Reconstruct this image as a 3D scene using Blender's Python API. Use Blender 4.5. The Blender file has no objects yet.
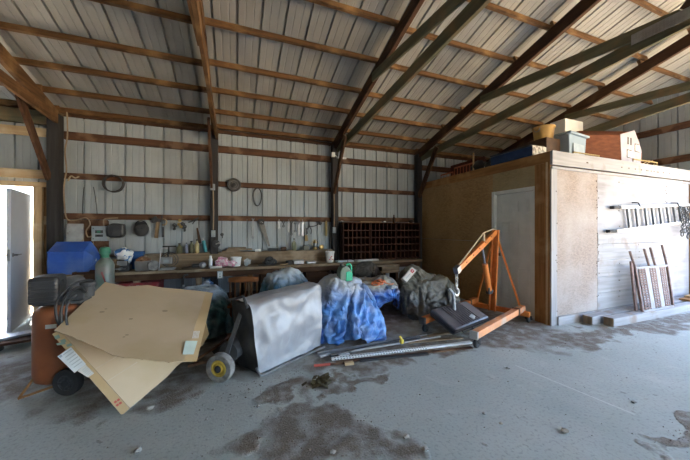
import bpy, bmesh, math, random
from mathutils import Vector, Matrix, Euler, noise
random.seed(7)
PI = math.pi
C = bpy.context.scene.collection
V = Vector

# ------------------------------------------------------------------ measuring helpers
CAM_H = 1.44
FPX = 286.0
YAW = math.atan(109 / 286.0)
_s, _c = math.sin(YAW), math.cos(YAW)
def ray(px, py):
    a = (px - 345) / FPX; b = (230 - py) / FPX
    return V((_s + a * _c, _c - a * _s, b))
def at_y(px, py, y):
    v = ray(px, py); t = y / v.y
    return V((v.x * t, y, CAM_H + v.z * t))
def at_x(px, py, x):
    v = ray(px, py); t = x / v.x
    return V((x, v.y * t, CAM_H + v.z * t))
def at_z(px, py, z=0.0):
    v = ray(px, py); t = (z - CAM_H) / v.z
    return V((v.x * t, v.y * t, z))
def at_d(px, py, d):
    v = ray(px, py)
    return V((v.x * d, v.y * d, CAM_H + v.z * d))
def lerp(a, b, t): return a + (b - a) * t

# ------------------------------------------------------------------ materials
def _new(name):
    m = bpy.data.materials.new(name); m.use_nodes = True
    nt = m.node_tree; b = nt.nodes['Principled BSDF']
    return m, nt, b
def rgb(c): return (c[0], c[1], c[2], 1)
def mat(name, c1, c2=None, scale=6, rough=.7, metal=0, bump=0, stretch=(1, 1, 1), lo=.35, hi=.65, detail=5,
        c3=None, scale3=2.0, lo3=.5, hi3=.7, bscale=None, spec=.3):
    m, nt, b = _new(name); N = nt.nodes; L = nt.links
    b.inputs['Roughness'].default_value = rough
    b.inputs['Metallic'].default_value = metal
    b.inputs['Specular IOR Level'].default_value = spec
    if c2 is None: c2 = tuple(x * .82 for x in c1)
    tc = N.new('ShaderNodeTexCoord'); mp = N.new('ShaderNodeMapping')
    mp.inputs['Scale'].default_value = stretch
    L.new(tc.outputs['Object'], mp.inputs['Vector'])
    n = N.new('ShaderNodeTexNoise'); n.inputs['Scale'].default_value = scale; n.inputs['Detail'].default_value = detail
    L.new(mp.outputs['Vector'], n.inputs['Vector'])
    r = N.new('ShaderNodeValToRGB')
    r.color_ramp.elements[0].position = lo; r.color_ramp.elements[0].color = rgb(c1)
    r.color_ramp.elements[1].position = hi; r.color_ramp.elements[1].color = rgb(c2)
    L.new(n.outputs['Fac'], r.inputs['Fac'])
    out = r.outputs['Color']
    if c3 is not None:
        n3 = N.new('ShaderNodeTexNoise'); n3.inputs['Scale'].default_value = scale3; n3.inputs['Detail'].default_value = 6
        L.new(tc.outputs['Object'], n3.inputs['Vector'])
        r3 = N.new('ShaderNodeValToRGB'); r3.color_ramp.elements[0].position = lo3; r3.color_ramp.elements[1].position = hi3
        L.new(n3.outputs['Fac'], r3.inputs['Fac'])
        mx = N.new('ShaderNodeMix'); mx.data_type = 'RGBA'
        L.new(r3.outputs['Color'], mx.inputs['Factor']); L.new(out, mx.inputs['A']); mx.inputs['B'].default_value = rgb(c3)
        out = mx.outputs['Result']
    L.new(out, b.inputs['Base Color'])
    if bump:
        nb = n
        if bscale:
            nb = N.new('ShaderNodeTexNoise'); nb.inputs['Scale'].default_value = bscale; nb.inputs['Detail'].default_value = 6
            L.new(mp.outputs['Vector'], nb.inputs['Vector'])
        bp = N.new('ShaderNodeBump'); bp.inputs['Strength'].default_value = bump; bp.inputs['Distance'].default_value = .02
        L.new(nb.outputs['Fac'], bp.inputs['Height']); L.new(bp.outputs['Normal'], b.inputs['Normal'])
    return m
def wood(name, c1, c2, axis, k=1.0, rough=.8, c3=None, **kw):
    st = [22 * k, 22 * k, 22 * k]; st['xyz'.index(axis)] = 1.2 * k
    return mat(name, c1, c2, scale=1.0, rough=rough, stretch=st, lo=.3, hi=.7, bump=.25, c3=c3, scale3=3.0, spec=.2, **kw)

M = {}
def woods(key, c1, c2, c3=None, **kw):
    for a in 'xyz': M[key + a] = wood(key + '_' + a, c1, c2, a, c3=c3, **kw)
woods('dark', (.095, .045, .023), (.038, .019, .012), c3=(.125, .07, .04))
woods('purl', (.17, .088, .038), (.06, .031, .015), c3=(.25, .145, .065))
woods('girt', (.13, .062, .034), (.06, .032, .02), c3=(.2, .12, .075), lo3=.52, hi3=.62)
woods('grey', (.055, .052, .052), (.028, .026, .028))
woods('green', (.15, .14, .085), (.085, .08, .05), c3=(.20, .13, .07))
woods('new', (.56, .42, .25), (.40, .27, .145), c3=(.62, .52, .36))
woods('bench', (.30, .215, .135), (.125, .09, .058), c3=(.38, .31, .23))
woods('shed', (.36, .19, .075), (.22, .105, .04), c3=(.42, .25, .11))
woods('cub', (.068, .026, .016), (.03, .013, .009), c3=(.095, .04, .022))
woods('white', (.38, .375, .385), (.28, .27, .27), c3=(.26, .21, .18), lo3=.58, hi3=.72)
woods('chair', (.19, .07, .022), (.09, .035, .012))
M['metalwall'] = mat('galvanised_wall_sheet', (.385, .43, .46), (.30, .34, .37), scale=1.6, rough=.55, metal=.0, stretch=(1, 1, .6), c3=(.29, .285, .26), scale3=.9, lo3=.5, hi3=.9, spec=.35)
M['metalroof'] = mat('galvanised_roof_sheet', (.37, .355, .32), (.30, .29, .27), scale=1.5, rough=.5, stretch=(1, .5, 1), c3=(.21, .19, .155), scale3=.9, lo3=.52, hi3=.85, spec=.4)
M['steel'] = mat('dull_steel', (.34, .35, .36), (.24, .24, .25), rough=.4, metal=.8)
M['galv'] = mat('bright_galvanised', (.62, .63, .63), (.5, .5, .5), rough=.35, metal=.7)
M['chrome'] = mat('chrome', (.75, .75, .76), rough=.15, metal=1)
M['alu'] = mat('weathered_aluminium', (.50, .50, .51), (.40, .40, .41), rough=.45, metal=.35, scale=20)
M['rungalu'] = mat('dull_rung_aluminium', (.22, .225, .235), (.15, .155, .16), rough=.5, metal=.4, scale=20)
M['black'] = mat('black_rubber', (.022, .022, .024), (.04, .04, .042), rough=.75)
M['plastic'] = mat('black_plastic', (.020, .021, .023), (.042, .042, .046), rough=.38, spec=.5)
M['dgrey'] = mat('dark_grey_paint', (.07, .072, .075), (.045, .045, .048), rough=.6)
M['tire'] = mat('dusty_tyre', (.13, .125, .12), (.26, .25, .235), rough=.9, scale=18)
M['yellow'] = mat('yellow_hub', (.52, .38, .06), (.36, .25, .04), rough=.55, scale=14)
M['rust'] = mat('rusty_orange_tank', (.30, .095, .036), (.20, .062, .026), rough=.5, scale=4, c3=(.30, .17, .08), scale3=3, lo3=.55, hi3=.75, spec=.4)
M['orange'] = mat('orange_paint', (.72, .235, .055), (.58, .17, .04), rough=.5, scale=9, c3=(.45, .16, .06), scale3=7, lo3=.6, hi3=.75)
M['hoistleg'] = mat('worn_orange_paint', (.72, .30, .12), (.60, .27, .14), rough=.6, scale=9, c3=(.5, .38, .3), scale3=6, lo3=.5, hi3=.7)
M['card'] = mat('cardboard', (.60, .46, .31), (.56, .425, .28), rough=.9, scale=2.5, stretch=(1, 1, 1), c3=(.46, .335, .17), scale3=1.7, lo3=.48, hi3=.85, spec=.1)
M['cardflap'] = mat('cardboard_outer', (.53, .375, .205), (.47, .325, .17), rough=.85, scale=3, spec=.1)
M['paper'] = mat('white_paper', (.74, .78, .80), (.66, .70, .72), rough=.8, scale=20)
M['tealink'] = mat('teal_print', (.24, .34, .28), rough=.8)
M['redink'] = mat('red_print', (.55, .12, .09), rough=.8)
M['greyink'] = mat('grey_print', (.48, .52, .55), rough=.8)
M['blue'] = mat('blue_plastic', (.035, .12, .50), (.028, .10, .42), rough=.4, scale=5, c3=(.14, .23, .48), scale3=3, lo3=.45, hi3=.8, spec=.5)
M['gasgreen'] = mat('green_cylinder_paint', (.13, .205, .17), (.10, .155, .13), rough=.4, scale=7, c3=(.19, .18, .165), scale3=4, lo3=.42, hi3=.6, spec=.5)
M['capgreen'] = mat('green_cap', (.05, .20, .13), (.04, .16, .10), rough=.4)
M['jug'] = mat('jug_grey_green', (.16, .22, .17), (.12, .17, .13), rough=.5)
M['jugfront'] = mat('jug_bright_green', (.04, .45, .26), (.03, .37, .21), rough=.45)
M['greywhite'] = mat('grey_box_paint', (.36, .41, .45), (.30, .345, .385), rough=.55, scale=9)
M['panelgrey'] = mat('scuffed_grey_sheet', (.42, .44, .45), (.30, .31, .32), rough=.5, scale=9, c3=(.16, .15, .15), scale3=8, lo3=.58, hi3=.68)
M['offwhite'] = mat('off_white_plastic', (.72, .71, .67), (.62, .61, .57), rough=.5, scale=8)
M['white'] = mat('white_paint', (.78, .80, .80), (.72, .74, .74), rough=.55, scale=8)
M['doorpaint'] = mat('shed_door_paint', (.74, .77, .73), (.66, .69, .65), rough=.5, scale=5)
M['leafpaint'] = mat('door_leaf_paint', (.50, .545, .64), (.46, .50, .60), rough=.4, scale=3)
M['pink'] = mat('pink_white_print', (.72, .60, .62), (.62, .24, .36), rough=.6, scale=22, lo=.46, hi=.54)
M['bluewhite'] = mat('blue_white_bag', (.72, .74, .76), (.07, .20, .48), rough=.6, scale=9, lo=.5, hi=.54)
M['tealbot'] = mat('teal_plastic', (.06, .30, .33), (.05, .24, .27), rough=.4)
M['beige'] = mat('beige_conduit', (.34, .26, .18), (.25, .185, .125), rough=.7)
M['rope'] = mat('pale_rope', (.46, .37, .25), (.36, .28, .18), rough=.9, scale=60)
M['redtool'] = mat('red_toolbox_paint', (.30, .035, .04), (.20, .025, .03), rough=.5, scale=7, c3=(.4, .25, .25), scale3=6, lo3=.55, hi3=.8)
M['redrail'] = mat('red_bed_rail_paint', (.50, .16, .085), (.38, .11, .06), rough=.55)
M['orangecord'] = mat('orange_cord', (.75, .22, .09), (.6, .16, .07), rough=.6)
M['tan'] = mat('tan_tub_plastic', (.46, .29, .10), (.39, .24, .08), rough=.5, scale=4)
M['bluegrey'] = mat('blue_grey_tote_plastic', (.24, .315, .39), (.20, .265, .33), rough=.45, scale=4)
M['navy'] = mat('navy_case_cloth', (.02, .045, .11), (.014, .03, .075), rough=.7)
M['housebrown'] = wood('playhouse_brown', (.17, .06, .028), (.11, .038, .02), 'x')
M['lilac'] = mat('pale_lilac_paint', (.43, .41, .47), (.36, .34, .40), rough=.6, scale=8)
M['brown'] = mat('brown_leather', (.10, .05, .025), (.05, .028, .016), rough=.6)
M['bottlebrown'] = mat('brown_bottle', (.09, .045, .02), (.06, .03, .014), rough=.25, spec=.5)
M['brush'] = mat('straw', (.42, .33, .15), (.3, .22, .1), rough=.9, scale=40)
M['dirt'] = mat('dry_dirt', (.26, .215, .18), (.15, .12, .098), rough=.95, scale=30, spec=.1)
M['leaf'] = mat('dead_leaves', (.12, .10, .05), (.06, .048, .028), rough=.9, scale=14)
M['stone'] = mat('pale_stone', (.42, .40, .36), (.26, .25, .23), rough=.9, scale=20)
M['casetop'] = mat('dusty_black_case', (.07, .064, .072), (.15, .13, .13), rough=.34, scale=3, spec=.6)
M['darkcloth'] = mat('dark_cloth', (.035, .034, .036), (.07, .066, .06), rough=.85, scale=6)
M['brass'] = mat('brass', (.55, .40, .16), (.38, .27, .1), rough=.35, metal=.8)
M['lens'] = mat('led_lens', (.8, .82, .82), rough=.3)

def osb(name, c1, c2, c3, sc=26, mottled=.5):
    m, nt, b = _new(name); N = nt.nodes; L = nt.links
    b.inputs['Roughness'].default_value = .85; b.inputs['Specular IOR Level'].default_value = .15
    tc = N.new('ShaderNodeTexCoord')
    v = N.new('ShaderNodeTexVoronoi'); v.inputs['Scale'].default_value = sc
    mp = N.new('ShaderNodeMapping'); mp.inputs['Scale'].default_value = (1, 1, 2.2)
    L.new(tc.outputs['Object'], mp.inputs['Vector']); L.new(mp.outputs['Vector'], v.inputs['Vector'])
    r = N.new('ShaderNodeValToRGB'); r.color_ramp.elements[0].color = rgb(c1); r.color_ramp.elements[1].color = rgb(c2)
    L.new(v.outputs['Color'], r.inputs['Fac'])
    n = N.new('ShaderNodeTexNoise'); n.inputs['Scale'].default_value = 1.6; n.inputs['Detail'].default_value = 7
    L.new(tc.outputs['Object'], n.inputs['Vector'])
    r2 = N.new('ShaderNodeValToRGB'); r2.color_ramp.elements[0].position = .42; r2.color_ramp.elements[1].position = .7
    L.new(n.outputs['Fac'], r2.inputs['Fac'])
    ml = N.new('ShaderNodeMath'); ml.operation = 'MULTIPLY'; ml.inputs[1].default_value = mottled
    L.new(r2.outputs['Color'], ml.inputs[0])
    mx = N.new('ShaderNodeMix'); mx.data_type = 'RGBA'
    L.new(ml.outputs[0], mx.inputs['Factor']); L.new(r.outputs['Color'], mx.inputs['A']); mx.inputs['B'].default_value = rgb(c3)
    L.new(mx.outputs['Result'], b.inputs['Base Color'])
    return m
M['osb'] = osb('strand_board', (.40, .26, .125), (.26, .165, .078), (.48, .335, .175), 24)
M['osbgrey'] = osb('grey_strand_board', (.36, .28, .15), (.27, .21, .11), (.43, .38, .24), 24)
M['osbwhite'] = osb('sun_bleached_strand_board', (.36, .295, .255), (.25, .20, .175), (.42, .38, .36), 30, .7)
M['plywhite'] = mat('whitewashed_plywood', (.35, .34, .355), (.25, .235, .235), scale=1.0, rough=.8, stretch=(1.5, 1.5, 14), c3=(.385, .38, .40), scale3=1.5, lo3=.35, hi3=.6, spec=.15)

def tarp_mat(name, blue, dust, z0, z1, rough=.38, bstr=.5, dark=None, spots=.55):
    """woven poly tarp: clean colour below, settled dust where it lies higher up"""
    m, nt, b = _new(name); N = nt.nodes; L = nt.links
    b.inputs['Specular IOR Level'].default_value = .5
    tc = N.new('ShaderNodeTexCoord'); sx = N.new('ShaderNodeSeparateXYZ'); L.new(tc.outputs['Object'], sx.inputs[0])
    n = N.new('ShaderNodeTexNoise'); n.inputs['Scale'].default_value = 5; n.inputs['Detail'].default_value = 7
    L.new(tc.outputs['Object'], n.inputs['Vector'])
    mr = N.new('ShaderNodeMapRange'); mr.inputs['From Min'].default_value = z0; mr.inputs['From Max'].default_value = z1
    L.new(sx.outputs['Z'], mr.inputs['Value'])
    ad = N.new('ShaderNodeMath'); ad.operation = 'MULTIPLY_ADD'; ad.inputs[1].default_value = 1.5; ad.inputs[2].default_value = -.75
    L.new(n.outputs['Fac'], ad.inputs[0])
    sm = N.new('ShaderNodeMath'); sm.operation = 'ADD'; sm.use_clamp = True
    L.new(mr.outputs['Result'], sm.inputs[0]); L.new(ad.outputs[0], sm.inputs[1])
    n2 = N.new('ShaderNodeTexNoise'); n2.inputs['Scale'].default_value = 9; n2.inputs['Detail'].default_value = 3
    L.new(tc.outputs['Object'], n2.inputs['Vector'])
    cr = N.new('ShaderNodeValToRGB'); cr.color_ramp.elements[0].position = .38; cr.color_ramp.elements[1].position = .62
    cr.color_ramp.elements[0].color = rgb(dark or tuple(x * .45 for x in blue)); cr.color_ramp.elements[1].color = rgb(blue)
    L.new(n2.outputs['Fac'], cr.inputs['Fac'])
    mx = N.new('ShaderNodeMix'); mx.data_type = 'RGBA'
    L.new(sm.outputs[0], mx.inputs['Factor']); L.new(cr.outputs['Color'], mx.inputs['A']); mx.inputs['B'].default_value = rgb(dust)
    L.new(mx.outputs['Result'], b.inputs['Base Color'])
    rr = N.new('ShaderNodeMapRange'); rr.inputs['To Min'].default_value = rough; rr.inputs['To Max'].default_value = .75
    L.new(sm.outputs[0], rr.inputs['Value']); L.new(rr.outputs['Result'], b.inputs['Roughness'])
    nb = N.new('ShaderNodeTexNoise'); nb.inputs['Scale'].default_value = 16; nb.inputs['Detail'].default_value = 8; nb.inputs['Distortion'].default_value = 1.2
    L.new(tc.outputs['Object'], nb.inputs['Vector'])
    bp = N.new('ShaderNodeBump'); bp.inputs['Strength'].default_value = bstr; bp.inputs['Distance'].default_value = .03
    L.new(nb.outputs['Fac'], bp.inputs['Height']); L.new(bp.outputs['Normal'], b.inputs['Normal'])
    return m
M['tarpblue'] = tarp_mat('blue_tarp', (.12, .30, .66), (.40, .41, .41), .40, .82, dark=(.04, .14, .42), rough=.3)
M['tarpblue2'] = tarp_mat('blue_tarp_with_dusty_top', (.06, .21, .60), (.29, .27, .23), .27, .43, dark=(.015, .08, .36), rough=.3)
M['tarpolive'] = tarp_mat('olive_grey_tarp', (.085, .08, .068), (.165, .155, .125), .25, .9, rough=.33, dark=(.028, .027, .026))
M['tarpteal'] = tarp_mat('teal_tarp', (.03, .12, .14), (.34, .42, .50), .50, .66, dark=(.012, .05, .06))
M['tarpfar'] = tarp_mat('teal_and_white_tarp', (.07, .22, .40), (.45, .52, .58), .52, .78, dark=(.04, .12, .13))
M['tarpdark'] = tarp_mat('black_sheet', (.04, .038, .036), (.09, .085, .075), .3, .9, rough=.45)
M['vinyl'] = mat('silver_grey_vinyl', (.34, .345, .37), (.25, .255, .275), scale=3, rough=.36, c3=(.22, .22, .225), scale3=3.5, lo3=.5, hi3=.9, bump=.35, bscale=7, spec=.5)

def floor_mat():
    m, nt, b = _new('dusty_concrete'); N = nt.nodes; L = nt.links
    b.inputs['Roughness'].default_value = .82; b.inputs['Specular IOR Level'].default_value = .25
    tc = N.new('ShaderNodeTexCoord'); P = tc.outputs['Object']
    def noise_(scale, detail=6, vec=P, dist=0):
        n = N.new('ShaderNodeTexNoise'); n.inputs['Scale'].default_value = scale; n.inputs['Detail'].default_value = detail
        n.inputs['Distortion'].default_value = dist; L.new(vec, n.inputs['Vector']); return n.outputs['Fac']
    def math_(op, a, b_=None, c_=None, clamp=False):
        n = N.new('ShaderNodeMath'); n.operation = op; n.use_clamp = clamp
        for i, v in enumerate((a, b_, c_)):
            if v is None: continue
            if isinstance(v, (int, float)): n.inputs[i].default_value = v
            else: L.new(v, n.inputs[i])
        return n.outputs[0]
    def mix_(f, a, b_):
        n = N.new('ShaderNodeMix'); n.data_type = 'RGBA'
        if isinstance(f, float): n.inputs['Factor'].default_value = f
        else: L.new(f, n.inputs['Factor'])
        for k, v in (('A', a), ('B', b_)):
            if isinstance(v, tuple): n.inputs[k].default_value = rgb(v)
            else: L.new(v, n.inputs[k])
        return n.outputs['Result']
    sx = N.new('ShaderNodeSeparateXYZ'); L.new(P, sx.inputs[0]); X, Y = sx.outputs['X'], sx.outputs['Y']
    big = noise_(1.1, 8); mid = noise_(5, 8); fine = noise_(45, 6)
    base = mix_(math_('MULTIPLY_ADD', big, 2.2, -.6, True), (.345, .385, .372), (.45, .478, .465))
    base = mix_(math_('MULTIPLY_ADD', mid, 3, -1.35, True), base, (.42, .435, .42))
    base = mix_(math_('MULTIPLY_ADD', fine, 4, -2.1, True), base, (.26, .275, .27))
    # warp coordinates, then the places where dirt lies
    wx = math_('ADD', X, math_('MULTIPLY_ADD', noise_(2.3, 6), 1.5, -.75))
    wy = math_('ADD', Y, math_('MULTIPLY_ADD', noise_(2.9, 6), 1.3, -.65))
    def blob(cx, cy, rx, ry, hard=2.0):
        a = math_('DIVIDE', math_('SUBTRACT', wx, cx), rx); c = math_('DIVIDE', math_('SUBTRACT', wy, cy), ry)
        d = math_('ADD', math_('MULTIPLY', a, a), math_('MULTIPLY', c, c))
        return math_('MULTIPLY_ADD', d, -hard, hard, True)
    mask = None
    for bl in ((.5, 1.93, .55, .42), (.75, 2.55, .7, .16), (1.9, 2.98, 1.6, .34), (3.6, 3.25, 1.3, .80), (5.5, 2.45, 2.4, .30), (7.2, 2.3, 2.2, .28, 1.6),
               (3.15, .98, .5, .2, 3), (0, 3.9, 3.2, .9), (3, 4.6, 1.6, 1.2), (-.6, 2.95, .8, .3, 1.2)):
        k = blob(*bl); mask = k if mask is None else math_('MAXIMUM', mask, k)
    mask = math_('MULTIPLY', mask, math_('MULTIPLY_ADD', noise_(7, 9), 3.0, -.62, True))
    sp = math_('MULTIPLY_ADD', noise_(12, 8, dist=.6), 14, -9.3, True)
    mask = math_('MAXIMUM', mask, math_('MULTIPLY', sp, .6))
    dirt = mix_(math_('MULTIPLY_ADD', noise_(85, 7), 2.4, -.7, True), (.25, .212, .18), (.11, .092, .076))
    col = mix_(mask, base, dirt)
    # a pale scratch and an arc worn into the slab
    d = math_('ABSOLUTE', math_('ADD', math_('SUBTRACT', math_('MULTIPLY', X, .99), 2.752), math_('MULTIPLY', math_('SUBTRACT', Y, 2.2), .14)))
    ln = math_('MULTIPLY', math_('LESS_THAN', d, .008), math_('MULTIPLY', math_('LESS_THAN', Y, 2.2), math_('GREATER_THAN', Y, 1.28)))
    col = mix_(math_('MULTIPLY', ln, .45), col, (.72, .73, .72))
    col = mix_(math_('MULTIPLY', math_('MULTIPLY_ADD', noise_(3.1, 9, dist=1.5), 9, -5.4, True), .25), col, (.56, .57, .55))
    L.new(col, b.inputs['Base Color'])
    h = math_('ADD', math_('MULTIPLY', mask, .25), math_('MULTIPLY', noise_(60, 5), .25))
    h = math_('ADD', h, math_('MULTIPLY', math_('MULTIPLY', mask, noise_(75, 6)), 2.2))
    h = math_('ADD', h, math_('MULTIPLY', noise_(4, 8), .9))
    bp = N.new('ShaderNodeBump'); bp.inputs['Strength'].default_value = .38; bp.inputs['Distance'].default_value = .02
    L.new(h, bp.inputs['Height']); L.new(bp.outputs['Normal'], b.inputs['Normal'])
    return m
M['floor'] = floor_mat()
M['yard'] = mat('sunlit_gravel_yard', (.46, .37, .235), (.37, .29, .18), scale=3, rough=.95, spec=.1)

# ------------------------------------------------------------------ mesh builder
class MB:
    def __init__(s): s.bm = bmesh.new()
    def face(s, pts):
        vs = [s.bm.verts.new(p) for p in pts]
        return s.bm.faces.new(vs)
    def box(s, c, size, rot=None):
        R = rot if isinstance(rot, Matrix) else (Euler(rot).to_matrix() if rot else Matrix.Identity(3))
        c = V(c); hx, hy, hz = [q / 2 for q in size]
        vs = [s.bm.verts.new(c + R @ V((x * hx, y * hy, z * hz))) for x in (-1, 1) for y in (-1, 1) for z in (-1, 1)]
        for f in ((0, 1, 3, 2), (4, 6, 7, 5), (0, 4, 5, 1), (2, 3, 7, 6), (0, 2, 6, 4), (1, 5, 7, 3)):
            s.bm.faces.new([vs[i] for i in f])
        return s
    def bx(s, x0, x1, y0, y1, z0, z1):
        return s.box(((x0 + x1) / 2, (y0 + y1) / 2, (z0 + z1) / 2), (abs(x1 - x0), abs(y1 - y0), abs(z1 - z0)))
    def beam(s, p0, p1, w, h, up=(0, 0, 1), taper=1.0):
        p0, p1 = V(p0), V(p1); d = (p1 - p0).normalized(); up = V(up)
        sd = d.cross(up)
        if sd.length < 1e-4: sd = d.cross(V((0, 1, 0)))
        sd.normalize(); u = sd.cross(d).normalized()
        vs = []
        for p, k in ((p0, 1.0), (p1, taper)):
            for a, b in ((-1, -1), (1, -1), (1, 1), (-1, 1)):
                vs.append(s.bm.verts.new(p + sd * a * w / 2 * k + u * b * h / 2 * k))
        for f in ((3, 2, 1, 0), (4, 5, 6, 7), (0, 1, 5, 4), (1, 2, 6, 5), (2, 3, 7, 6), (3, 0, 4, 7)):
            s.bm.faces.new([vs[i] for i in f])
        return s
    def tube(s, pts, r, seg=8, closed=False):
        pts = [V(p) for p in pts]; n = len(pts); rings = []
        prev = None
        for i, p in enumerate(pts):
            if closed: d = pts[(i + 1) % n] - pts[i - 1]
            else: d = pts[min(i + 1, n - 1)] - pts[max(i - 1, 0)]
            d.normalize()
            if prev is None:
                a = d.orthogonal().normalized()
            else:
                a = prev - d * prev.dot(d)
                a = a.normalized() if a.length > 1e-6 else d.orthogonal().normalized()
            prev = a; b = d.cross(a)
            rr = r[i] if isinstance(r, (list, tuple)) else r
            rings.append([s.bm.verts.new(p + (a * math.cos(2 * PI * k / seg) + b * math.sin(2 * PI * k / seg)) * rr) for k in range(seg)])
        m = n if closed else n - 1
        for i in range(m):
            A, B = rings[i], rings[(i + 1) % n]
            for k in range(seg):
                s.bm.faces.new((A[k], A[(k + 1) % seg], B[(k + 1) % seg], B[k]))
        if not closed:
            s.bm.faces.new(list(reversed(rings[0]))); s.bm.faces.new(rings[-1])
        return s
    def lathe(s, prof, c=(0, 0, 0), axis=(0, 0, 1), seg=24, sx=1, sy=1, ring=False):
        if ring: prof = list(prof) + [prof[0]]
        c = V(c); q = V((0, 0, 1)).rotation_difference(V(axis).normalized()).to_matrix()
        rings = []
        for r, z in prof:
            if r < 1e-5: rings.append([s.bm.verts.new(c + q @ V((0, 0, z)))])
            else: rings.append([s.bm.verts.new(c + q @ V((r * sx * math.cos(2 * PI * k / seg), r * sy * math.sin(2 * PI * k / seg), z))) for k in range(seg)])
        for A, B in zip(rings, rings[1:]):
            if len(A) == 1 and len(B) == 1: continue
            for k in range(seg):
                k2 = (k + 1) % seg
                if len(A) == 1: s.bm.faces.new((A[0], B[k2], B[k]))
                elif len(B) == 1: s.bm.faces.new((A[k], A[k2], B[0]))
                else: s.bm.faces.new((A[k], A[k2], B[k2], B[k]))
        if ring: return s
        if len(rings[0]) > 1: s.bm.faces.new(list(reversed(rings[0])))
        if len(rings[-1]) > 1: s.bm.faces.new(rings[-1])
        return s
    def prism(s, pts, ext):
        """a polygon of 3-D points pushed along the vector ext"""
        pts = [V(p) for p in pts]; ext = V(ext)
        a = [s.bm.verts.new(p) for p in pts]; b = [s.bm.verts.new(p + ext) for p in pts]
        s.bm.faces.new(a); s.bm.faces.new(list(reversed(b)))
        n = len(pts)
        for i in range(n): s.bm.faces.new((a[i], b[i], b[(i + 1) % n], a[(i + 1) % n]))
        return s
    def grid(s, fn, nu, nv, wrap=False):
        vs = [[s.bm.verts.new(fn(i / nu, j / nv)) for j in range(nv + 1)] for i in range(nu + (0 if wrap else 1))]
        n = len(vs)
        for i in range(nu):
            for j in range(nv):
                s.bm.faces.new((vs[i][j], vs[(i + 1) % n][j], vs[(i + 1) % n][j + 1], vs[i][j + 1]))
        return s
    def blob(s, c, r, sub=2, amp=.2, seed=0, sc=(1, 1, 1)):
        b2 = bmesh.new(); bmesh.ops.create_icosphere(b2, subdivisions=sub, radius=1.0)
        mp = {}
        for v in b2.verts:
            k = 1 + amp * noise.noise(v.co * 1.7 + V((seed * 3.1, seed, -seed)))
            mp[v.index] = s.bm.verts.new(V(c) + V((v.co.x * sc[0], v.co.y * sc[1], v.co.z * sc[2])) * r * k)
        for f in b2.faces: s.bm.faces.new([mp[v.index] for v in f.verts])
        b2.free(); return s

ROOT = {}          # thing -> inverse of its placing matrix
def _link(name, mb, m, inv, parent=None, smooth=False, bevel=0, weld=False, sub=0):
    if weld: bmesh.ops.remove_doubles(mb.bm, verts=mb.bm.verts, dist=1e-5)
    bmesh.ops.remove_doubles(mb.bm, verts=mb.bm.verts, dist=1e-6)
    bmesh.ops.recalc_face_normals(mb.bm, faces=mb.bm.faces)
    if inv is not None: mb.bm.transform(inv)
    me = bpy.data.meshes.new(name); mb.bm.to_mesh(me); mb.bm.free()
    mm = M[m] if isinstance(m, str) else m
    me.materials.append(mm)
    if smooth:
        me.polygons.foreach_set('use_smooth', [True] * len(me.polygons))
        if smooth != 'all' and hasattr(me, 'set_sharp_from_angle'): me.set_sharp_from_angle(angle=math.radians(38))
    o = bpy.data.objects.new(name, me); C.objects.link(o)
    if parent: o.parent = parent
    if sub:
        md = o.modifiers.new('sub', 'SUBSURF'); md.levels = sub; md.render_levels = sub
    if bevel:
        md = o.modifiers.new('bevel', 'BEVEL'); md.width = bevel; md.segments = 2; md.limit_method = 'ANGLE'
    return o
def tag(o, label, cat, group=None):
    o['label'] = label; o['category'] = cat
    if group: o['group'] = group
    return o
def thing(name, label, cat, loc=(0, 0, 0), rz=0, group=None):
    o = bpy.data.objects.new(name, None); C.objects.link(o); o.empty_display_size = .1
    o.location = loc; o.rotation_euler = (0, 0, rz)
    ROOT[o.name] = (Matrix.Translation(V(loc)) @ Matrix.Rotation(rz, 4, 'Z')).inverted()
    return tag(o, label, cat, group)
def part(name, mb, m, parent, local=False, label=None, **kw):
    """a part given in world coordinates (or, with local, in its thing's own)"""
    r = parent
    while r.parent: r = r.parent
    inv = None if local else ROOT.get(r.name)
    o = _link(name, mb, m, inv, parent, **kw)
    if label: o['label'] = label
    return o
def solo(name, mb, m, label, cat, group=None, **kw):
    co = [v.co for v in mb.bm.verts]
    b = V(((min(c.x for c in co) + max(c.x for c in co)) / 2, (min(c.y for c in co) + max(c.y for c in co)) / 2, min(c.z for c in co)))
    o = _link(name, mb, m, Matrix.Translation(-b), None, **kw); o.location = b
    return tag(o, label, cat, group)
def struct(name, mb, m, parent=None, **kw):
    o = _link(name, mb, m, None, parent, **kw)
    o['kind'] = 'structure'
    return o
def dup(root, loc, rz=0, label=None, group=None):
    r = root.copy(); C.objects.link(r); r.location = loc; r.rotation_euler = (0, 0, rz)
    if label: r['label'] = label
    if group: r['group'] = group
    for ch in list(root.children):
        c = ch.copy(); C.objects.link(c); c.parent = r
        for g in list(ch.children):
            d = g.copy(); C.objects.link(d); d.parent = c
    return r
def arc(c, r, a0, a1, n, ax=V((1, 0, 0)), ay=V((0, 0, 1))):
    c = V(c)
    return [c + ax * r * math.cos(lerp(a0, a1, i / n)) + ay * r * math.sin(lerp(a0, a1, i / n)) for i in range(n + 1)]
def spline(pts, n=8):
    pts = [V(p) for p in pts]; out = []
    P = [pts[0]] + pts + [pts[-1]]
    for i in range(1, len(P) - 2):
        for k in range(n):
            t = k / n; a, b, c, d = P[i - 1], P[i], P[i + 1], P[i + 2]
            out.append(.5 * ((2 * b) + (c - a) * t + (2 * a - 5 * b + 4 * c - d) * t * t + (3 * b - a - 3 * c + d) * t ** 3))
    out.append(pts[-1]); return out
ORD = ['first', 'second', 'third', 'fourth', 'fifth', 'sixth', 'seventh', 'eighth', 'ninth', 'tenth']
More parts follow.
